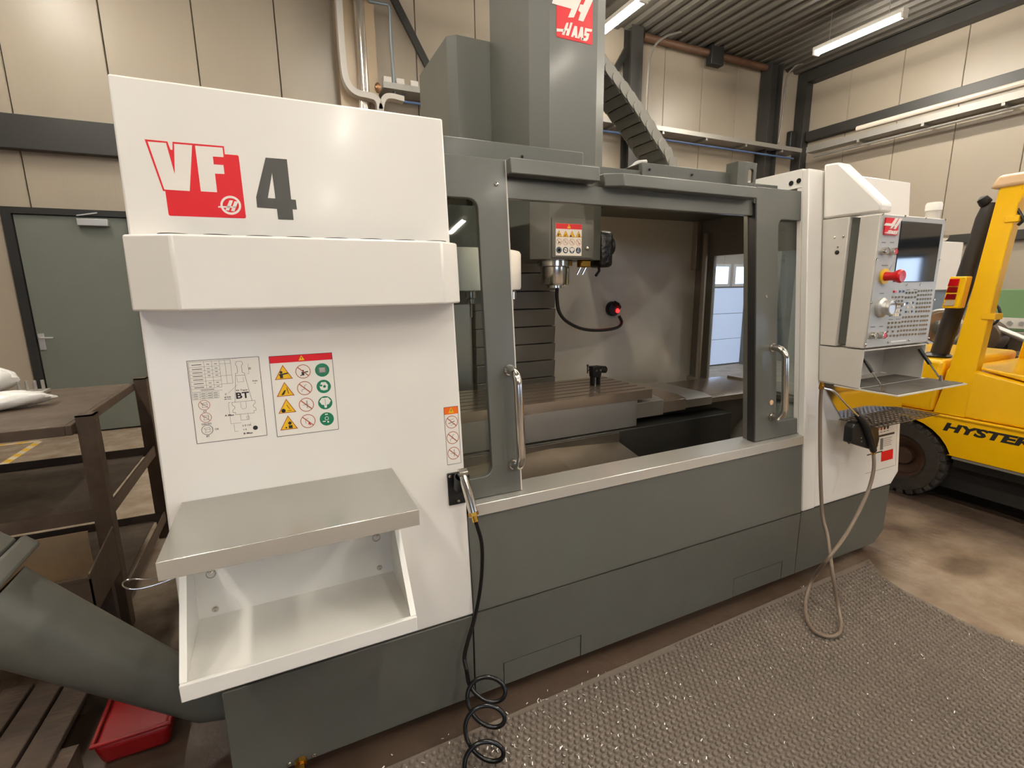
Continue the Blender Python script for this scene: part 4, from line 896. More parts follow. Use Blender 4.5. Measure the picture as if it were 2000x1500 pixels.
def key(zx, zy, m, wk=0.0115, hk=0.0105):
    q = pz(zx, zy, 1700, 540, 10.0); kk = (m.name, wk)
    if kk not in keymesh:
        w2, h2 = wk / 2, hk / 2; mb = MB()
        mb.hexa([(-w2, 0, -h2), (w2, 0, -h2), (w2, 0, h2), (-w2, 0, h2), (-w2 * .8, -0.005, -h2 * .8), (w2 * .8, -0.005, -h2 * .8), (w2 * .8, -0.005, h2 * .8), (-w2 * .8, -0.005, h2 * .8)])
        keymesh[kk] = mb.mesh('key', m, False)
    o = bpy.data.objects.new('key', keymesh[kk]); COL.objects.link(o); o.parent = PD
    o.matrix_parent_inverse = Matrix.Translation(-PD.location); o.matrix_basis = Matrix.Translation((q.x, PF, q.z))
def krow(x0, y0, x1, y1, n, m, **k):
    for i in range(n):
        t = i / (n - 1) if n > 1 else 0; key(x0 + (x1 - x0) * t, y0 + (y1 - y0) * t, m, **k)
KDARK = mat('key_dark_grey', (128, 124, 114), 0.5)
key(476, 295, REDP, 0.026); krow(572, 290, 640, 288, 2, KBLUE)
krow(430, 405, 625, 398, 4, KGREY); krow(500, 483, 615, 476, 3, KGREY)
for k, (xb, yb) in enumerate(((415, 585), (396, 675), (380, 760))):
    key(xb, yb, KBLUE); krow(xb + 48, yb - 5, xb + 142, yb - 10, 3, CREAM, wk=0.014, hk=0.015); key(xb + 188, yb - 12, KBLUE)
krow(702, 320, 885, 312, 4, KDARK); krow(688, 410, 868, 402, 4, KDARK)
for zx, zy, m in ((715, 520, KBLUE), (780, 516, CREAM), (824, 512, KBLUE), (708, 602, CREAM), (820, 596, CREAM), (690, 690, KBLUE), (755, 686, CREAM), (802, 682, KBLUE)): key(zx, zy, m)
for r in range(6):
    xb, yb = 940 - 10 * r, 285 + 80 * r
    key(xb, yb, KDARK); krow(xb + 58, yb - 3, xb + 250, yb - 12, 5, KGREY if r < 4 else KBROWN)
for r in range(5):
    xb, yb = 635 - 12 * r, 798 + 86 * r
    krow(xb, yb, xb + 292, yb - 18, 6, KBROWN); krow(xb + 360, yb - 22, xb + 478, yb - 30, 4, KBROWN)
for r in range(4): krow(358 - 12 * r, 908 + 84 * r, 562 - 12 * r, 898 + 84 * r, 4 if r != 2 else 3, KBROWN)
# lower box with open front and fold-down tray
zb, zt = 1.092, 1.281
mb = MB(); t = 0.006
mb.prism([(PX0, fy(zb, 0.005), zb + 0.01), (PX0, PY, zb), (PX0, PY, zt), (PX0, fy(zt, 0.005), zt)], (t, 0, 0))
mb.prism([(PX1 - t, fy(zb, 0.005), zb + 0.01), (PX1 - t, PY, zb), (PX1 - t, PY, zt), (PX1 - t, fy(zt, 0.005), zt)], (t, 0, 0))
mb.box(PX0 + t, PX1 - t, PY, fy(zt, 0.005), zt - t, zt); mb.box(PX0 + t, PX1 - t, PY, fy(zb, 0.005), zb, zb + t); mb.box(PX0 + t, PX1 - t, fy(zb, 0.012), fy(zb, 0.006), zb + t, zt - t)
mb.build('storage_box', LGREY, PD)
tz = zb - 0.001
mb = MB(); mb.box(PX0, 3.12, 1.222, PY + 0.12, tz - 0.006, tz, 0); mb.box(PX0 + 0.012, 3.108, 1.232, PY - 0.002, tz, tz + 0.003, 1); mb.box(PX0 + 0.012, PX1 - 0.012, PY - 0.002, PY + 0.12, tz + 0.007, tz + 0.009, 1)
TR = mb.build('fold_down_tray', [LGREY, mat('tray_rubber', (72, 68, 62), 0.7, var=0.6, vscale=18, vcol=(108, 102, 94))], PD)
for xx in (PX0 + 0.025, PX1 - 0.02):
    A, B = Vector((xx, PY + 0.02, zt - 0.03)), Vector((xx + 0.005, 1.30, tz + 0.012)); Mid = A.lerp(B, 0.5)
    G = MB().cyl(A, Mid, 0.009, seg=12).build('gas_strut', BLACK, PD, True)
    MB().cyl(Mid, B, 0.0045, seg=8).build('strut_rod', CHROME, G, True); MB().cyl(B - Vector((0, 0, 0.006)), B + Vector((0, 0.004, 0.022)), 0.009, seg=10).build('strut_foot', CHROME, G, True)
# beacon
c = at_y(1823, 412, 1.45)
B_ = MB().lathe([(0.030, 0), (0.030, 0.035), (0.033, 0.045)], (c.x, 1.45, 1.905), (0, 0, 1), 24).build('beacon_base', LGREY, PD, True)
MB().lathe([(0.035, 0.045), (0.035, 0.075), (0.030, 0.085), (0, 0.088)], (c.x, 1.45, 1.905), (0, 0, 1), 24, 0, False).build('beacon_dome', LAMPW, PD, True)

# wire-grid shelf and polished splash sheet under the pendant
SH = thing('grid_shelf', (2.95, 1.5, 0.87), 'perforated stainless shelf with upstand under the pendant tray', 'shelf')
z = 0.872
mb = MB()
gx0, gx1, gy0, gy1 = 2.70, 3.272, 1.385, fy(z, 0.008)
nx, ny = 15, 8
for i in range(nx + 1): xx = gx0 + (gx1 - gx0) * i / nx; mb.box(xx - 0.0065, xx + 0.0065, gy0, gy1, z, z + 0.002)
for j in range(ny + 1): yy = gy0 + (gy1 - gy0) * j / ny; mb.box(gx0 - 0.004, gx1 + 0.004, yy - 0.005, yy + 0.005, z, z + 0.002)
mb.build('grid_plate', mat('dark_bracket', (74, 62, 52), 0.35, 0.6), SH)
MB().plate([pf(2.54, 1.088, 0.005), pf(2.72, z, 0.005), pf(3.285, z, 0.005), pf(3.285, 1.088, 0.005)], [], (0, 0.003, 0)).build('splash_sheet', mat('mirror_sheet', (200, 196, 190), 0.08, 1.0), SH)
for xx in (gx0 + 0.01, gx1 - 0.01): MB().box(xx - 0.002, xx + 0.002, gy0 + 0.08, gy1, z - 0.03, z).build('shelf_bracket', STEELD, SH)

# ------------------------------------------------------------------ coolant gun, its holster and hose
GN = thing('coolant_gun', (2.72, 1.40, 0.9), 'black coolant spray gun with bent steel lance hanging under the pendant', 'spray gun')
Yg = 1.42
g = lambda a, b, y=Yg: at_y(a, b, y)
lance = [g(1608, 758, 1.40), g(1628, 764, 1.40), g(1645, 781, 1.40), g(1668, 805, 1.41), g(1676, 812, 1.41)]
MB().tube(smooth_path(lance, 5), 0.005, 10).build('lance', CHROME, GN, True)
MB().tube([g(1672, 808), g(1682, 818), g(1690, 832), g(1696, 850), g(1702, 868), g(1706, 880)], [0.012, 0.018, 0.022, 0.021, 0.018, 0.016], 14).build('grip', BLACK, GN, True)
MB().tube(smooth_path([g(1684, 812), g(1692, 813), g(1700, 820), g(1704, 830), g(1697, 828), g(1688, 820)], 4), 0.005, 8).build('trigger_guard', mat('trigger_grey', (96, 92, 86), 0.4), GN, True)
MB().cyl(g(1704, 874), g(1706, 886), 0.011, seg=12).build('hose_fitting', BRASS, GN, True)
HL = thing('gun_holster', (2.68, 1.47, 0.8), 'black rubber holster for the coolant gun on the white cabinet', 'holster')
hp = [g(a, b, 1.425) for a, b in ((1666, 836), (1670, 828), (1680, 824), (1688, 835), (1700, 878), (1663, 866))]
MB().prism(hp, (0, 0.045, 0)).build('holster_flap', BLACK, HL, bevel=0.006)
for q in ((1682, 855), (1682, 862)): c = g(*q, 1.4245); screw(c, (0, -1, 0), 0.005, HL)
cpts = [g(a, b, 1.44) for a, b in ((1702, 830), (1716, 836), (1718, 858), (1714, 874), (1704, 878))]
MB().prism(cpts, (0, 0.09, 0)).build('holster_bracket', mat('dark_bracket', (58, 48, 40), 0.4), HL, bevel=0.004)
MB().tube([g(1664, 862, 1.43), g(1658, 866, 1.43), g(1656, 864, 1.43)], 0.004, 8).build('holster_hook', BLACK, HL, True)
hs = [(1706, 886, 1.42), (1707, 905, 1.40), (1705, 925, 1.39), (1697, 955, 1.38), (1682, 990, 1.36), (1655, 1040, 1.32), (1620, 1088, 1.28)]
P = [at_y(*q) for q in hs] + [at_z(a, b, c) for a, b, c in ((1590, 1126, 0.16), (1575, 1165, 0.07), (1574, 1200, 0.034), (1588, 1230, 0.032), (1615, 1243, 0.032), (1637, 1238, 0.032), (1643, 1220, 0.034), (1636, 1180, 0.09), (1626, 1120, 0.24))] + [at_y(*q) for q in ((1617, 1050, 1.36), (1606, 1000, 1.42), (1602, 900, 1.46), (1602, 800, 1.50), (1604, 760, 1.50))]
MB().tube(smooth_path(P, 8), 0.0085, 10).build('hose', HOSE, GN, True)
c = P[-1]; MB().lathe([(0.012, 0), (0.012, 0.02), (0.009, 0.021), (0.009, 0.035)], c, (0, 0, 1), 8).build('hose_nut', BRASS, GN, True)

# ------------------------------------------------------------------ steel shelf and white tray hung on the left cabinet
WS = thing('tool_shelf', (0, 1.42, 1.0), 'brushed steel top shelf mounted on the white cabinet', 'shelf')
sx0, sx1, yf, yb, zt = -0.295, 0.298, 1.236, fy(1.0, 0.003), 1.010
MB().box(sx0, sx1, yf, yb, zt - 0.003, zt).build('shelf_top', STEELD if False else mat('shelf_stainless', (178, 176, 171), 0.25, 0.8), WS, bevel=0.001)
MB().box(sx0, sx1, yf - 0.003, yf, zt - 0.045, zt).build('front_lip', STEEL, WS, bevel=0.001)
mb = MB(); mb.prism([(sx0, yf, zt - 0.045), (sx0, yf, zt - 0.003), (sx0, yb, zt - 0.003), (sx0, yb - 0.02, zt - 0.02), (sx0, yf + 0.06, zt - 0.045)], (0.003, 0, 0)); mb.build('side_lip', STEEL, WS)
mb = MB(); mb.prism([(sx1 - 0.003, yf, zt - 0.045), (sx1 - 0.003, yf, zt - 0.003), (sx1 - 0.003, yb, zt - 0.003), (sx1 - 0.003, yb - 0.02, zt - 0.02), (sx1 - 0.003, yf + 0.06, zt - 0.045)], (0.003, 0, 0)); mb.build('side_lip', STEEL, WS)
mb = MB(); mb.box(sx0 + 0.006, sx0 + 0.028, yf, yf + 0.06, zt - 0.047, zt - 0.044); mb.build('under_flange', STEELD, WS)
for xx in (sx0 + 0.05, sx1 - 0.05): MB().prism([(xx, yb, zt - 0.16), (xx, yb - 0.02, zt - 0.003), (xx, yf + 0.12, zt - 0.003)], (0.006, 0, 0)).build('shelf_bracket', WHITE2, WS)
TRY = thing('parts_tray', (0, 1.4, 0.64), 'white sheet metal parts tray hung below the steel shelf', 'tray')
tx0, tx1 = -0.293, 0.279; ty = 1.25; t = 0.004
MB().fbox(tx0, tx1, 0.655, 0.885, 0.003, 0.003 + t).build('back_plate', WHITE2, TRY)
MB().prism([(tx0, fy(0.655, 0.007), 0.656), (tx0, ty + t, 0.642), (tx0, ty + t, 0.638), (tx0, fy(0.655, 0.007), 0.652)], (tx1 - tx0, 0, 0)).build('tray_floor', WHITE2, TRY)
MB().box(tx0, tx1, ty - 0.004, ty + 0.008, 0.636, 0.681).build('front_lip', WHITE2, TRY, bevel=0.002)
for s_, xx in ((1, tx0), (-1, tx1)):
    a, b = (xx, xx + s_ * t)
    MB().prism([(a, fy(0.655, 0.007), 0.657), (a, ty + 0.008, 0.643), (a, ty + 0.008, 0.680), (a, 1.44, 0.90), (a, fy(0.88, 0.007), 0.90)], (b - a, 0, 0)).build('side_plate', WHITE2, TRY)
    L0, L1 = Vector((xx, ty + 0.006, 0.681)), Vector((xx, 1.44, 0.90)); d = (L1 - L0); nn = Vector((0, d.z, -d.y)).normalized()
    MB().obox((L0 + L1) / 2 + Vector((s_ * 0.008, 0, 0)), d / 2, (0.008, 0, 0), nn * -0.002).build('side_flange', WHITE2, TRY)
for q in ((412, 1114), (421, 1189), (735, 1043), (741, 1108)):
    c = at_f(*q, 0.008); screw(pf(c.x, c.z, 0.008), (0, -1, 0), 0.009, TRY)
for q in ((412, 1121), (735, 1050)):
    c = at_f(*q, 0.008); MB().lathe([(0.013, 0), (0.013, 0.001), (0.0115, 0.001), (0.0115, 0)], pf(c.x, c.z, 0.008), (0, -1, 0.09), 18, 0, False).build('keyhole_rim', mat('rim_grey', (150, 148, 140), 0.5), TRY)
# wire loop clipped to the shelf
P = [at_y(a, b, 1.33) for a, b in ((348, 1123), (320, 1128), (285, 1132), (258, 1131), (242, 1136), (240, 1144), (252, 1150), (275, 1149), (310, 1140), (345, 1127))]
tag(MB().tube(smooth_path(P, 6), 0.0016, 8).build('wire_loop', CHROME, None, True), 'thin bent wire loop sticking out beside the steel shelf', 'wire hook')

# ------------------------------------------------------------------ air gun with coiled hose
AG = thing('air_gun', (0.53, 1.5, 0.9), 'chrome air blow gun in a black holder with coiled black hose', 'air gun')
c0 = pf(0.488, 0.957, 0.001); 
MB().fbox(0.487, 0.5535, 0.840, 0.958, 0.001, 0.007).build('holder_plate', BLACK, AG, bevel=0.004)
for xx, zz in ((0.497, 0.946), (0.522, 0.853)): screw(pf(xx, zz, 0.007), (0, -1, 0.09), 0.006, AG)
c = at_f(899, 935, 0.02)
MB().lathe([(0.026, 0), (0.028, 0.05), (0.024, 0.05), (0.022, 0.0)], pf(c.x - 0.002, c.z - 0.03, 0.026), (0, -0.35, 1), 20).build('holder_cup', BLACK, AG, True)
A, B, C_ = at_y(903, 925, 1.525), at_y(915, 965, 1.50), at_y(924, 1000, 1.478)
MB().tube([A, A.lerp(B, 0.3), B, C_], [0.013, 0.0155, 0.0175, 0.016], 16).build('gun_body', CHROME, AG, True)
MB().cyl(A + Vector((-0.014, 0, 0.004)), A + Vector((0.016, 0, 0.004)), 0.015, seg=16).build('gun_head', CHROME, AG, True)
dn = (C_ - B).normalized()
MB().cyl(C_, C_ + dn * 0.012, 0.018, seg=6).build('brass_nut', BRASS, AG)
MB().cyl(C_ + dn * 0.012, C_ + dn * 0.034, 0.0105, seg=12).build('brass_stem', BRASS, AG, True)
E0 = C_ + dn * 0.034
P = [E0] + [at_y(a, b, y) for a, b, y in ((940, 1060, 1.47), (941, 1110, 1.475), (936, 1160, 1.48), (926, 1210, 1.485), (913, 1255, 1.485), (907, 1285, 1.48), (911, 1308, 1.46))]
# loose coils dropping toward the mat
ctr = [((950, 1325), 1.43, 36, 33), ((950, 1368), 1.39, 36, 31), ((946, 1430), 1.33, 35, 27), ((945, 1505), 1.26, 34, 28), ((945, 1565), 1.2, 36, 30)]
sp_ = smooth_path(P, 8)
n_t = 26
cent = [(c[0][0], c[0][1], c[1], c[2], c[3]) for c in ctr]
for i in range(len(cent) - 1):
    for k in range(n_t):
        t = k / n_t; f_ = [cent[i][j] * (1 - t) + cent[i + 1][j] * t for j in range(5)]
        an = math.pi + 2 * math.pi * t if True else 0
        rad = f_[3] / FOC * 1.78
        cpt = at_y(f_[0], f_[1], f_[2])
        sp_.append(cpt + RT * (rad * math.cos(an)) + (Vector((0, 0, 1)) * 0.8 + Vector((0, 1, 0)) * 0.45) * (rad * math.sin(-an + 0) * -1) * 0.93)
sp_ = [q for q in sp_ if q.z > 0.02]
MB().tube(smooth_path(sp_[:], 2), 0.0076, 12).build('coiled_hose', BLACKG, AG, True)

# black probe fixture on the table
c = at_z(1162, 752, 1.0)
VB = thing('probe_fixture', (c.x, c.y, 1.0), 'small black clamping fixture with knobs standing on the table', 'fixture')
x, y = c.x, c.y
for dx in (-0.02, 0.022):
    MB().box(x + dx - 0.005, x + dx + 0.005, y - 0.02, y + 0.02, 1.0, 1.06).build('leg', BLACK, VB, bevel=0.002)
MB().cyl((x, y, 1.0), (x, y, 1.055), 0.009, seg=12).build('post', CHROME, VB, True)
MB().hexa([(x - 0.028, y - 0.022, 1.05), (x + 0.03, y - 0.022, 1.05), (x + 0.03, y + 0.022, 1.05), (x - 0.028, y + 0.022, 1.05), (x - 0.034, y - 0.026, 1.118), (x + 0.034, y - 0.026, 1.118), (x + 0.034, y + 0.026, 1.118), (x - 0.034, y + 0.026, 1.118)]).build('body', BLACK, VB, bevel=0.004)
MB().cyl((x + 0.034, y, 1.095), (x + 0.075, y, 1.090), 0.022, seg=18).build('side_knob', BLACK, VB, True)
for dz in (-0.014, 0.012): MB().ball((x + 0.078, y - 0.008, 1.093 + dz), 0.006).build('knob_end', LAMPW, VB, True)
MB().tube([(x - 0.03, y, 1.092), (x - 0.055, y, 1.096)], 0.004, 8).build('clamp_screw', CHROME, VB, True)
MB().cyl((x - 0.056, y, 1.078), (x - 0.056, y, 1.124), 0.004, seg=8).build('tommy_bar', RUB, VB, True)
MB().ball((x - 0.056, y, 1.126), 0.007).build('bar_end', RUB, VB, True)
for dx in (-0.012, 0.018): MB().cyl((x + dx, y - 0.0265, 1.095), (x + dx, y - 0.031, 1.095), 0.006, seg=12).build('screw', CHROME, VB, True)

# ------------------------------------------------------------------ studded rubber mat in front of the machine
MT = thing('rubber_mat', (1.9, 0.6, 0.0), 'brown studded rubber mat on the floor in front of the machine', 'mat')
edge = [at_z(a, b, 0.0) for a, b in ((1697, 1094), (1726, 1130), (1759, 1153), (1807, 1177), (1873, 1212), (1934, 1240), (2000, 1264))]
edge = [(q.x, q.y) for q in edge]; edge.append((edge[-1][0] - 0.02, -0.9))
mc = [(-0.6, 1.425)] + edge + [(-0.6, -0.9)]
MB().prism([(a, b, 0.001) for a, b in mc], (0, 0, 0.010)).build('mat_sheet', MATM, MT, bevel=0.004)
def inside(x, y):
    yt = 1.425 + (1.48 - 1.425) * (x + 0.6) / 3.62
    xr = edge[-1][0]
    for (ax_, ay), (bx_, by) in zip(edge, edge[1:]):
        if by <= y <= ay: xr = bx_ + (ax_ - bx_) * (y - by) / (ay - by)
    return -0.59 < x < xr - 0.02 and -0.88 < y < yt - 0.02
sm = MB(); sm.lathe([(0.0105, 0), (0.0098, 0.005), (0.0065, 0.0085), (0.0, 0.0098)], (0, 0, 0), (0, 0, 1), 8, 0, False)
stud = sm.mesh('stud', MATM, True)
pts = []; p_ = 0.026
j = 0; y = -0.5
while y < 1.48:
    x = -0.6 + (p_ / 2 if j % 2 else 0)
    while x < 3.05:
        if inside(x, y): pts.append((x, y))
        x += p_
    y += p_ * 0.866; j += 1
def vis(x, y):
    q = Vector((x, y, 0.01)) - CAM; dd = q.dot(_fwd)
    if dd <= 0.1: return None
    u, v = q.dot(RT) / dd * FOC + 1000, 750 - q.dot(UP) / dd * FOC
    return dd if -10 < u < 2010 and v < 1510 else None
vp = sorted([(vis(*q), q) for q in pts if vis(*q)], key=lambda t: t[0])
near = set(q for _, q in vp[:300])
for q in near:
    o = bpy.data.objects.new('stud', stud); COL.objects.link(o); o.parent = MT; o.matrix_parent_inverse = Matrix.Translation(-MT.location); o.location = (q[0], q[1], 0.0108)
mb = MB(); bv = [Vector(v) for v in sm.v]
for q in pts:
    if q not in near and q[1] > -0.2: mb.add([v + Vector((q[0], q[1], 0.0108)) for v in bv], sm.f)
o = mb.build('studs', MATM, MT, True); o['kind'] = 'stuff'
mb = MB(); rnd = random.Random(3)
for k in range(620):
    x, y = rnd.uniform(-0.2, 2.85), rnd.uniform(-0.1, 1.5); z = 0.0205 if inside(x, y) else 0.003
    if rnd.random() < 0.45: x, y = rnd.gauss(0.75, 0.35), rnd.uniform(0.9, 1.45)
    a = rnd.uniform(0, math.pi); L = rnd.uniform(0.0018, 0.006); w_ = rnd.uniform(0.0008, 0.002)
    u = Vector((math.cos(a) * L, math.sin(a) * L, rnd.uniform(0, 0.002))); v = Vector((-math.sin(a) * w_, math.cos(a) * w_, 0.0004))
    mb.obox((x, y, z + 0.001), u, v, (0, 0, 0.0004))
sw = mb.build('swarf_chips', SWARF); tag(sw, 'bright metal swarf chips scattered over the studded mat', 'swarf', kind='stuff')

# ------------------------------------------------------------------ rusty work bench on the left
WBN = thing('work_bench', (-1.4, 3.2, 0.0), 'rusty angle-iron work bench with two lower shelves beside the machine', 'workbench')
BX1, BX0, BY0, BY1, BZ = -0.775, -2.25, 2.70, 3.70, 1.068
MB().box(BX0, -0.865, BY0 - 0.03, BY1 + 0.02, BZ - 0.045, BZ - 0.028).build('bench_top', RUSTS, WBN, bevel=0.003)
mb = MB(); mb.box(BX0, -0.868, BY0 - 0.045, BY0 - 0.03, BZ - 0.075, BZ - 0.03); mb.build('front_rail', RUST, WBN, bevel=0.003)
mb = MB(); mb.box(-0.868, -0.845, BY0 - 0.045, BY1 + 0.02, BZ - 0.075, BZ - 0.03); mb.build('side_rail', RUST, WBN, bevel=0.003)
mb = MB(); mb.box(BX0, -0.868, BY1 + 0.02, BY1 + 0.035, BZ - 0.075, BZ - 0.03); mb.build('rear_rail', RUST, WBN, bevel=0.003)
for xx in (BX1, BX0 + 0.06):
    for yy in (BY0, BY1):
        mb = MB(); mb.box(xx - 0.065, xx, yy - 0.005, yy + 0.003, 0, BZ); mb.box(xx - 0.008, xx, yy + 0.003, yy + 0.06, 0, BZ); mb.box(xx - 0.065, xx, yy - 0.005, yy + 0.06, BZ - 0.006, BZ)
        mb.build('leg', RUST, WBN)
for z in (0.60, 0.15):
    MB().box(BX0, BX1 - 0.07, BY0 + 0.01, BY1, z - 0.02, z - 0.015).build('lower_shelf', RUSTS, WBN)
    mb = MB(); mb.box(BX0, BX1 - 0.01, BY0 + 0.003, BY0 + 0.012, z - 0.03, z + 0.03); mb.box(BX0, BX1 - 0.01, BY1 - 0.012, BY1 - 0.003, z - 0.03, z + 0.03); mb.box(BX1 - 0.018, BX1 - 0.009, BY0 + 0.012, BY1 - 0.012, z - 0.03, z + 0.03); mb.build('shelf_rail', RUST, WBN)
# wrapped part and aluminium block on the bench
zb = BZ - 0.027
def blob(name, label, c, r, seed, rotz=0.0, m=BAGM):
    rd = random.Random(seed); ph = [rd.uniform(0, 6) for _ in range(6)]
    mb = MB(); n, k = 28, 14; vs = []
    for i in range(k + 1):
        th = math.pi * i / k
        for j in range(n):
            a = 2 * math.pi * j / n
            rr = 1 + 0.10 * math.sin(3 * a + ph[0] + 2 * th) + 0.06 * math.sin(7 * a + ph[1]) * math.sin(4 * th + ph[2]) + 0.05 * math.sin(11 * a + 5 * th + ph[3])
            x, y, z = r[0] * rr * math.sin(th) * math.cos(a), r[1] * rr * math.sin(th) * math.sin(a), r[2] * (1 - math.cos(th)) * (1 if i < k else 1)
            z = max(z * (1 + 0.08 * math.sin(5 * a + ph[4])), 0.0)
            vs.append((c[0] + x * math.cos(rotz) - y * math.sin(rotz), c[1] + x * math.sin(rotz) + y * math.cos(rotz), c[2] + z))
    fs = [(i * n + j, i * n + (j + 1) % n, (i + 1) * n + (j + 1) % n, (i + 1) * n + j) for i in range(k) for j in range(n)]
    return tag(mb.add(vs, fs).build(name, m, None, True), label, 'bag')
q = at_z(-10, 806, zb); blob('plastic_bag', 'long crumpled clear plastic bag lying on the bench front', (q.x - 0.02, q.y + 0.05, zb), (0.21, 0.085, 0.042), 2, 0.35)
q = at_z(-28, 772, zb); blob('plastic_bag', 'tall crumpled clear plastic bag behind the long one', (q.x, q.y + 0.02, zb), (0.13, 0.11, 0.075), 5)
q = at_z(62, 770, zb)
AB = thing('pin_block', (q.x, q.y, zb), 'small aluminium block with four upright pins on the bench', 'metal part')
MB().box(q.x - 0.085, q.x + 0.07, q.y - 0.05, q.y + 0.05, zb, zb + 0.02).build('block', ALU, AB, bevel=0.003)
for k in range(4): MB().cyl((q.x - 0.05 + 0.034 * k, q.y + 0.01, zb + 0.02), (q.x - 0.05 + 0.034 * k, q.y + 0.01, zb + 0.075), 0.008, seg=10).build('pin', ALU, AB, True)
# low tin box and trough on the bench's lower levels
q = at_y(180, 1070, 2.5)
SB = thing('scrap_bin', (-0.85, 2.35, 0.0), 'brown dented scrap bin with an open top below the bench', 'bin')
sx0, sx1, sy0, sy1, sz = -1.35, -0.755, 2.28, 2.62, 0.565
mb = MB(); mb.box(sx0, sx1, sy0, sy0 + 0.006, 0.36, 0.50); mb.build('bin_front', RUSTS, SB)
mb = MB(); mb.box(sx0, sx1 - 0.09, sy1 - 0.006, sy1, 0.36, sz); mb.build('bin_back', mat('bin_bright', (176, 150, 118), 0.4, 0.5, var=0.5, vscale=6), SB)
mb = MB(); mb.prism([(sx1 - 0.006, sy0, 0.36), (sx1 - 0.006, sy1, 0.36), (sx1 - 0.006, sy1, sz), (sx1 - 0.006, sy0, 0.52)], (0.006, 0, 0)); mb.build('bin_side', RUST, SB)
mb = MB(); mb.box(sx0, sx1, sy0, sy1, 0.352, 0.36); mb.build('bin_floor', RUST, SB)
mb = MB(); mb.box(sx0 + 0.01, sx1 - 0.01, sy0 - 0.004, sy0, 0.495, 0.51); mb.build('bin_rim', RUST, SB)
for xx in (sx1 - 0.05, sx0 + 0.05):
    for yy in (sy0 + 0.03, sy1 - 0.03): MB().box(xx - 0.02, xx + 0.02, yy - 0.02, yy + 0.02, 0, 0.352).build('leg', RUST, SB)

# ------------------------------------------------------------------ swarf discharge chute at the machine's left end
CH = thing('chip_chute', (-0.55, 1.85, 0.0), 'dark grey swarf discharge chute rising beside the machine', 'chute')
A, B = Vector((-0.335, 1.80, 0.185)), Vector((-0.84, 1.80, 0.712))
ax = (B - A).normalized(); sd = Vector((0, 1, 0)); nn = ax.cross(sd).normalized()
def section(r, k=28, sq=2.3):
    out = []
    for i in range(k):
        a = 2 * math.pi * i / k; c_, s_ = math.cos(a), math.sin(a)
        out.append(sd * (math.copysign(abs(c_) ** (2 / sq), c_) * r) + nn * (math.copysign(abs(s_) ** (2 / sq), s_) * r))
    return out
def loft(rings):
    mb = MB(); k = len(rings[0]); vs = [p for r in rings for p in r]
    fs = [(i * k + j, i * k + (j + 1) % k, (i + 1) * k + (j + 1) % k, (i + 1) * k + j) for i in range(len(rings) - 1) for j in range(k)]
    fs += [tuple(reversed(range(k))), tuple(range((len(rings) - 1) * k, len(rings) * k))]
    return mb.add(vs, fs)
loft([[Vector((-0.262, 1.80, 0.15)) + q for q in section(0.055)], [A + q for q in section(0.068)], [B + q for q in section(0.120)]]).build('chute_tube', GREYB, CH, True)
C2 = B + ax * 0.02
mb = MB(); mb.obox(B + ax * 0.038, ax * 0.027, sd * 0.135, nn * 0.151); mb.build('discharge_hood', GREY, CH, bevel=0.01)
mb = MB(); mb.obox(B + ax * 0.22, ax * 0.155, sd * 0.12, nn * 0.138); mb.build('hood_lid', GREY, CH, bevel=0.01)
# red tub, dark boards and grime on the floor
rb = thing('red_tub', (-0.6, 1.97, 0.0), 'red plastic tub on the floor under the chute', 'tub')
x0, x1, z0, z1 = -0.70, -0.475, 0.004, 0.10
mb = MB(); mb.hexa([(x0 + 0.015, 1.87, z0), (x1 - 0.015, 1.87, z0), (x1 - 0.015, 2.08, z0), (x0 + 0.015, 2.08, z0), (x0, 1.85, z1), (x1, 1.85, z1), (x1, 2.10, z1), (x0, 2.10, z1)]); mb.build('tub_body', REDBOX, rb, bevel=0.02, seg=3)
mb = MB()
for a, b, c, d in ((x0 - 0.003, x1 + 0.003, 1.847, 1.86), (x0 - 0.003, x1 + 0.003, 2.09, 2.103), (x0 - 0.003, x0 + 0.01, 1.86, 2.09), (x1 - 0.01, x1 + 0.003, 1.86, 2.09)): mb.box(a, b, c, d, z1, z1 + 0.012)
mb.build('tub_rim', REDBOX, rb, bevel=0.004)
PL = thing('pallet', (-1.15, 2.0, 0.0), 'dark oily wooden pallet boards on the floor below the chute', 'pallet')
a0, a1 = at_z(9, 1492, 0.12), at_z(78, 1383, 0.12)
dv = (a1 - a0); dv.z = 0; dv.normalize(); ov = Vector((dv.y, -dv.x, 0))
base = at_z(150, 1420, 0.12); base.z = 0
for k in range(-7, 0):
    c = base + ov * (0.105 * k + 0.03)
    c = c - dv * 0.10
    MB().obox((c.x, c.y, 0.108), dv * 0.42, ov * 0.046, (0, 0, 0.011)).build('board', WOOD, PL, bevel=0.004)
for t in (-0.48, -0.1, 0.26):
    c = base + dv * t - ov * 0.34; MB().obox((c.x, c.y, 0.0485), ov * 0.36, dv * 0.045, (0, 0, 0.0475)).build('bearer', WOOD, PL)
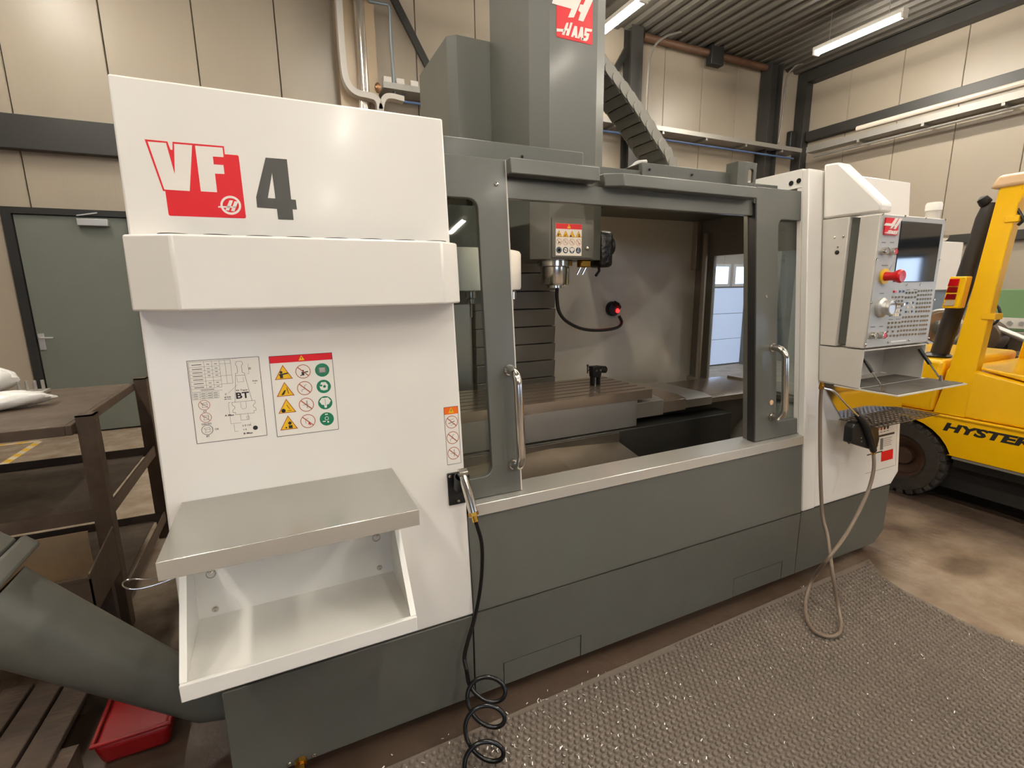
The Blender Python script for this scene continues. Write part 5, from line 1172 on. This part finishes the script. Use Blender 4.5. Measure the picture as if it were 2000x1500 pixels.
# hazard tape on the floor by the door
HZ1 = mat('tape_yellow', (226, 180, 50), 0.6); HZ2 = mat('tape_white', (214, 198, 170), 0.6)
def tape(name, label, p0, p1, w_):
    p0, p1 = Vector(p0), Vector(p1); d = (p1 - p0); L = d.length; u = d / L; v = Vector((-u.y, u.x, 0)); mb = MB(); n = int(L / 0.09)
    for i in range(n):
        a, b = p0 + u * (i * L / n), p0 + u * ((i + 1) * L / n); sh_ = u * 0.05
        mb.prism([a - v * w_, b - v * w_, b + v * w_ + sh_, a + v * w_ + sh_], (0, 0, 0.001), i % 2)
    return tag(mb.build(name, [HZ1, HZ2] if True else None), label, 'floor tape')
tape('hazard_tape', 'striped hazard tape on the floor running toward the door', (-2.50, 3.9, 0.001), (-2.48, 6.86, 0.001), 0.035)
tape('hazard_tape', 'striped hazard tape on the floor along the back wall', (-4.5, 6.90, 0.001), (-2.52, 6.90, 0.001), 0.035)

# ------------------------------------------------------------------ forklift
FK = thing('forklift', (4.75, 1.4, 0.0), 'yellow forklift truck parked beside the machine', 'forklift')
FX0, FX1 = 4.20, 5.30
def side(P, x0=FX0, x1=FX1): return MB().prism([(x0, a, b) for a, b in P], (x1 - x0, 0, 0))
# lower skirt with wheel arch
arch = [(1.985 + 0.335 * math.cos(t), 0.27 + 0.335 * math.sin(t)) for t in [math.radians(158 - i * 136 / 12) for i in range(13)]]
P = [(0.25, 0.39), (1.695, 0.39)] + arch + [(2.32, 0.39), (2.58, 0.50), (2.58, 0.655), (0.25, 0.655)]
side(P).build('skirt', FYEL, FK, bevel=0.008)
side([(0.25, 0.655), (2.60, 0.655), (2.60, 0.672), (0.25, 0.672)], FX0 - 0.012, FX1 + 0.012).build('side_rail', FYEL, FK, bevel=0.005)
side([(1.815, 0.675), (2.60, 0.675), (2.62, 0.80), (2.56, 1.02), (2.30, 1.06), (1.79, 1.055)], FX0, FX1).build('counterweight', FYEL, FK, bevel=0.03, seg=3)
side([(0.55, 0.675), (1.800, 0.675), (1.775, 1.0), (1.62, 1.005), (1.20, 0.93), (0.62, 0.85), (0.55, 0.72)], FX0 + 0.006, FX1 - 0.006).build('engine_panel', FYEL, FK, bevel=0.015)
side([(0.60, 0.86), (1.20, 0.935), (1.60, 1.012), (1.60, 1.03), (1.18, 0.985), (0.60, 0.90)], FX0 + 0.03, FX1 - 0.03).build('engine_hood', FYEL, FK, bevel=0.01)
MB().box(FX0 + 0.25, FX1 - 0.25, 0.85, 1.35, 0.97, 1.0).build('hood_grille', RUB, FK)
side([(0.25, 0.31), (1.66, 0.31), (1.66, 0.385), (0.25, 0.385)], FX0 + 0.03, FX1 - 0.03).build('chassis', BLACK, FK)
MB().box(FX0 + 0.10, FX1 - 0.10, 0.25, 2.5, 0.12, 0.31).build('underbody', mat('grimy_black', (24, 22, 20), 0.8), FK)
side([(0.25, 0.372), (1.66, 0.372), (1.66, 0.387), (0.25, 0.387)], FX0 - 0.004, FX0 + 0.03).build('sill_strip', GALV, FK)
# rear pillars: sloping, carrying the overhead guard
def pillar(x):
    lo0, lo1 = (1.785, 0.675), (1.625, 0.675)
    L = [(1.812, 0.675), (1.768, 0.91), (1.702, 1.56), (1.655, 2.15), (1.640, 2.20), (1.50, 2.20), (1.545, 2.07), (1.584, 1.56), (1.612, 1.02), (1.632, 0.675)]
    return MB().prism([(x, a, b) for a, b in L], (0.085, 0, 0)).build('rear_pillar', FYEL, FK, bevel=0.006)
pillar(FX0 + 0.002); pillar(FX1 - 0.087)
for q, w_ in (((1925, 618), 0.02), ((1970, 428), 0.02)):
    c = at_x(*q, FX0); MB().box(FX0 - 0.006, FX0 + 0.1, c.y - 0.05, c.y + 0.02, c.z - 0.02, c.z + 0.02).build('pillar_clamp', FYEL, FK, bevel=0.004)
mb = MB(); mb.box(FX0, FX0 + 0.085, -0.2, 1.55, 2.14, 2.20); mb.box(FX1 - 0.085, FX1, -0.2, 1.55, 2.14, 2.20); mb.box(FX0 + 0.085, FX1 - 0.085, 1.45, 1.56, 2.14, 2.20)
mb.build('guard_frame', FYEL, FK, bevel=0.01)
for k in range(8): MB().box(FX0 + 0.13 + k * 0.115, FX0 + 0.165 + k * 0.115, -0.2, 1.45, 2.15, 2.19).build('guard_bar', FYEL, FK)
MB().prism([(FX0 - 0.02, 1.70, 2.17), (FX0 - 0.02, 1.66, 2.25), (FX0 - 0.02, 0.0, 2.27), (FX0 - 0.02, 0.0, 2.22)], (FX1 - FX0 + 0.04, 0, 0)).build('roof_cover', mat('peach_acrylic', (236, 200, 160), 0.2, coat=0.4), FK, bevel=0.02)
# exhaust stack with flap cap
ex0, ex1 = Vector((4.36, 1.905, 1.02)), Vector((4.36, 1.735, 2.13))
exd = (ex1 - ex0).normalized()
MB().lathe([(0.055, 0), (0.055, 0.9), (0.058, 1.0), (0.050, 1.06), (0.042, 1.10)], ex0, exd, 20).build('exhaust_stack', mat('sooty_black', (34, 31, 28), 0.55, var=0.4, vscale=9, vcol=(64, 56, 48)), FK, True)
c = at_x(1921, 392, 4.30); MB().lathe([(0.012, -0.02), (0.034, -0.01), (0.036, 0.0), (0.03, 0.035), (0.0, 0.05)], (4.33, c.y, c.z - 0.01), (-0.35, 0.5, 0.8), 16).build('exhaust_cap', BLACK, FK, True)
MB().lathe([(0.08, 0), (0.09, 0.012), (0.06, 0.03)], (4.36, 1.91, 1.055), (0, 0, 1), 18).build('exhaust_base', BLACK, FK, True)
# tail lamp cluster
a, b = at_x(1872, 540, FX0), at_x(1858, 602, FX0)
tl = MB().hexa([(FX0 - 0.03, b.y - 0.055, b.z), (FX0 - 0.03, b.y + 0.045, b.z), (FX0 + 0.05, b.y + 0.045, b.z), (FX0 + 0.05, b.y - 0.055, b.z), (FX0 - 0.03, a.y - 0.06, a.z), (FX0 - 0.03, a.y + 0.035, a.z), (FX0 + 0.05, a.y + 0.035, a.z), (FX0 + 0.05, a.y - 0.06, a.z)]).build('tail_lamp', FYEL, FK, bevel=0.008)
H = a.z - b.z
for f0, f1, m in ((0.70, 0.93, TLR), (0.50, 0.68, TLR2), (0.28, 0.46, TLR2), (0.08, 0.26, mat('clear_lens', (196, 176, 150), 0.2))):
    ya, yb_ = b.y + (a.y - b.y) * f0, b.y + (a.y - b.y) * f1
    MB().hexa([(FX0 - 0.036, ya - 0.025, b.z + H * f0), (FX0 - 0.036, ya + 0.035, b.z + H * f0), (FX0 - 0.028, ya + 0.035, b.z + H * f0), (FX0 - 0.028, ya - 0.025, b.z + H * f0), (FX0 - 0.036, yb_ - 0.025, b.z + H * f1), (FX0 - 0.036, yb_ + 0.03, b.z + H * f1), (FX0 - 0.028, yb_ + 0.03, b.z + H * f1), (FX0 - 0.028, yb_ - 0.025, b.z + H * f1)]).build('lamp_lens', m, tl, bevel=0.003)
# lettering
mb = MB(); a = at_x(1846, 842, FX0); b = at_x(1986, 870, FX0)
text_mb(mb, 'HYSTER', (FX0 - 0.0005, 1.737, 0.560), (0, -1, 0), (0, 0, 1), (-1, 0, 0), 0.062, 0, 0.05, 0.2, 0.465, 0.001)
mb.build('maker_lettering', INK, FK)
# wheels
def wheel(x0, yc, zc, R, W):
    o = MB().lathe([(R * 0.55, 0.02), (R * 0.62, 0.0), (R * 0.90, 0.0), (R, 0.03), (R, W - 0.03), (R * 0.90, W), (R * 0.55, W)], (x0, yc, zc), (1, 0, 0), 40, 0, False).build('tyre', TYRE, FK, True)
    for k in range(26):
        a = 2 * math.pi * k / 26; ce, se = math.cos(a), math.sin(a)
        r_ = Vector((0, ce, se)); t_ = Vector((0, -se, ce))
        mb = MB(); mb.obox(Vector((x0 + 0.034, yc, zc)) + r_ * (R * 0.965), (0.036, 0, 0), r_ * (R * 0.06), t_ * (R * 0.078))
        mb.build('tread_lug', TYRE, o, bevel=0.006)
    MB().lathe([(R * 0.56, 0.025), (R * 0.50, 0.03), (R * 0.47, 0.07), (R * 0.25, 0.09), (R * 0.22, 0.05), (0, 0.05)], (x0, yc, zc), (1, 0, 0), 28, 0, False).build('wheel_rim', mat('rim_brown', (84, 60, 46), 0.6, var=0.5, vscale=10), FK, True)
wheel(FX0 + 0.01, 1.985, 0.285, 0.285, 0.18); wheel(FX1 - 0.19, 1.985, 0.285, 0.285, 0.18)
wheel(FX0 + 0.01, 0.15, 0.33, 0.33, 0.22); wheel(FX1 - 0.23, 0.15, 0.33, 0.33, 0.22)
MB().box(FX0 + 0.02, FX1 - 0.02, -0.30, 0.55, 0.40, 0.48).build('floor_plate', DSTEEL, FK)
# seat, steering column
side([(0.85, 1.0), (1.30, 1.0), (1.36, 1.08), (1.30, 1.12), (0.85, 1.10)], 4.50, 5.0).build('seat_cushion', RUB, FK, bevel=0.02)
MB().prism([(4.50, 1.28, 1.08), (4.50, 1.36, 1.10), (4.50, 1.50, 1.58), (4.50, 1.44, 1.60), (4.50, 1.38, 1.50)], (0.50, 0, 0)).build('seat_back', RUB, FK, bevel=0.03)
MB().cyl((4.75, 0.25, 0.75), (4.75, 0.52, 1.22), 0.03, seg=12).build('steering_column', BLACK, FK, True)
MB().tube(arc((4.75, 0.52, 1.23), (1, 0, 0), (0, 0.85, -0.5), 0.17, 0, 2 * math.pi, 24)[:-1], 0.014, 8, closed=True).build('steering_wheel', BLACK, FK, True)
MB().box(FX0 + 0.15, FX1 - 0.15, 0.05, 0.28, 0.48, 0.95).build('dashboard', DSTEEL, FK, bevel=0.02)
for xx in (FX0 + 0.22, FX1 - 0.30): MB().box(xx, xx + 0.08, -0.48, -0.34, 0.10, 2.4).build('mast_rail', DSTEEL, FK)
for z in (0.3, 1.3, 2.3): MB().box(FX0 + 0.30, FX1 - 0.30, -0.46, -0.38, z, z + 0.08).build('mast_crossbar', DSTEEL, FK)
for xx in (FX0 + 0.02, FX1 - 0.09): MB().obox((xx + 0.035, -0.22, 1.32), (0.03, 0, 0), (0, 0.03, 0), (0, 0.06, 0.85)).build('front_pillar', FYEL, FK)
cb = [at_x(a, b, FX0 + 0.02) for a, b in ((1985, 405), (1993, 418), (1998, 430), (1988, 440))]
MB().tube(smooth_path(cb, 5), 0.009, 8).build('loose_cable', BLACK, FK, True)

# ------------------------------------------------------------------ things behind the forklift
WBd = thing('white_cabinet', (6.9, 3.2, 0.0), 'white upright cabinet with a chrome lamp on top behind the control pendant', 'cabinet')
a, b = at_y(1822, 470, 3.3), at_y(1868, 566, 3.3)
MB().box(b.x - 0.75, b.x, 3.3, 3.55, b.z, a.z).build('cabinet_body', WHITE, WBd, bevel=0.01)
MB().box(b.x - 0.72, b.x - 0.03, 3.33, 3.52, 0.0, b.z).build('cabinet_stand', mat('blue_grey_stand', (120, 130, 140), 0.5), WBd)
c = at_y(1852, 444, 3.32); MB().cyl((c.x - 0.10, 3.4, a.z + 0.07), (c.x + 0.10, 3.4, a.z + 0.07), 0.06, seg=18).build('chrome_lamp', CHROME, WBd, True)
MB().box(c.x - 0.02, c.x + 0.02, 3.38, 3.42, a.z, a.z + 0.02).build('lamp_foot', CHROME, WBd)
BN = thing('side_bench', (8.9, 4.0, 0.0), 'long grey work bench against the side wall behind the forklift', 'workbench')
MB().box(8.7, XR - 0.02, 1.5, 5.4, 0.86, 0.92).build('bench_top', mat('bench_top_grey', (140, 132, 120), 0.5, var=0.4, vscale=6), BN, bevel=0.005)
for yy in (1.6, 3.4, 5.3): MB().box(8.75, 8.82, yy - 0.035, yy + 0.035, 0, 0.86).build('leg', DSTEEL, BN); MB().box(XR - 0.12, XR - 0.05, yy - 0.035, yy + 0.035, 0, 0.86).build('leg', DSTEEL, BN)
def on_bench(name, label, cat, parts):
    pass
c = at_x(1965, 580, 9.2)
gm = thing('green_machine_box', (9.2, c.y, 0.92), 'green machine box on the bench behind the forklift pillar', 'machine box')
a, b = at_x(1945, 565, 9.0), at_x(2000, 592, 9.0)
MB().box(9.0, 9.35, b.y - 0.3, a.y, 0.92, a.z).build('box_body', GREENP, gm, bevel=0.01)
MB().box(8.98, 9.0, b.y - 0.25, a.y - 0.05, 0.96, 1.1).build('box_panel', LGREY, gm)
for k in range(3): MB().cyl((8.98, a.y - 0.1 - 0.12 * k, 1.03), (8.955, a.y - 0.1 - 0.12 * k, 1.03), 0.03, seg=14).build('dial', ALU, gm, True)
# round motor with bright ring, standing on a pedestal
c = at_x(1838, 640, 6.0)
mo = thing('motor_housing', (6.0, c.y, 0.0), 'round brown motor housing with bright rings behind the exhaust stack', 'motor')
r = 0.175
MB().lathe([(0.0, 0), (r * 0.85, 0.0), (r * 0.92, 0.05), (r * 0.92, 0.3), (r * 0.5, 0.34)], (6.0, c.y, c.z), (1, 0.25, 0), 28).build('motor_drum', mat('motor_brown', (140, 112, 84), 0.45, 0.4, var=0.7, vscale=9, vcol=(70, 48, 34)), mo, True)
MB().tube(arc((5.99, c.y, c.z), (0, 1, 0), (0, 0, 1), r, 0, 2 * math.pi, 32)[:-1], 0.016, 8, closed=True).build('bright_ring', ALU, mo, True)
MB().lathe([(0.07, 0), (0.075, 0.03), (0.03, 0.05)], (6.0, c.y, c.z), (-1, -0.1, 0), 18).build('motor_hub', DARKM, mo, True)
MB().box(5.9, 6.35, c.y - 0.16, c.y + 0.16, 0, c.z - r).build('motor_pedestal', DSTEEL, mo)
c = at_x(1945, 660, 6.75)
m2 = thing('gearbox_part', (6.75, c.y, 0.0), 'greasy gearbox part on a stand seen past the forklift pillar', 'machine part')
MB().lathe([(0.05, 0), (0.15, 0.02), (0.16, 0.15), (0.10, 0.18), (0.08, 0.3)], (6.70, c.y + 0.1, c.z), (1, -0.2, 0.1), 20).build('gear_drum', RUSTS, m2, True)
MB().cyl((6.75, c.y + 0.05, c.z + 0.12), (6.75, c.y - 0.35, c.z - 0.05), 0.03, seg=12).build('shaft', ALU, m2, True)
MB().tube(smooth_path([at_x(a, b, 6.70) for a, b in ((1938, 588), (1950, 600), (1953, 615), (1945, 630), (1925, 640))], 5), 0.014, 8).build('black_hose', BLACK, m2, True)
MB().box(6.6, 7.05, c.y - 0.4, c.y + 0.25, 0, c.z - 0.15).build('stand', RUST, m2)
c = at_x(1840, 600, 9.0)
gb = thing('grey_tool_box', (9.1, c.y, 0.92), 'grey and black tool box on the bench behind the motor', 'tool box')
MB().box(8.95, 9.35, c.y - 0.30, c.y + 0.30, 0.92, 1.25).build('box_body', mat('box_blue_grey', (110, 122, 126), 0.5), gb, bevel=0.01)
MB().box(8.94, 8.95, c.y - 0.10, c.y + 0.10, 1.0, 1.15).build('box_front', BLACK, gb)
MB().box(8.935, 8.94, c.y - 0.05, c.y + 0.02, 1.04, 1.09).build('green_label', GRN, gb)
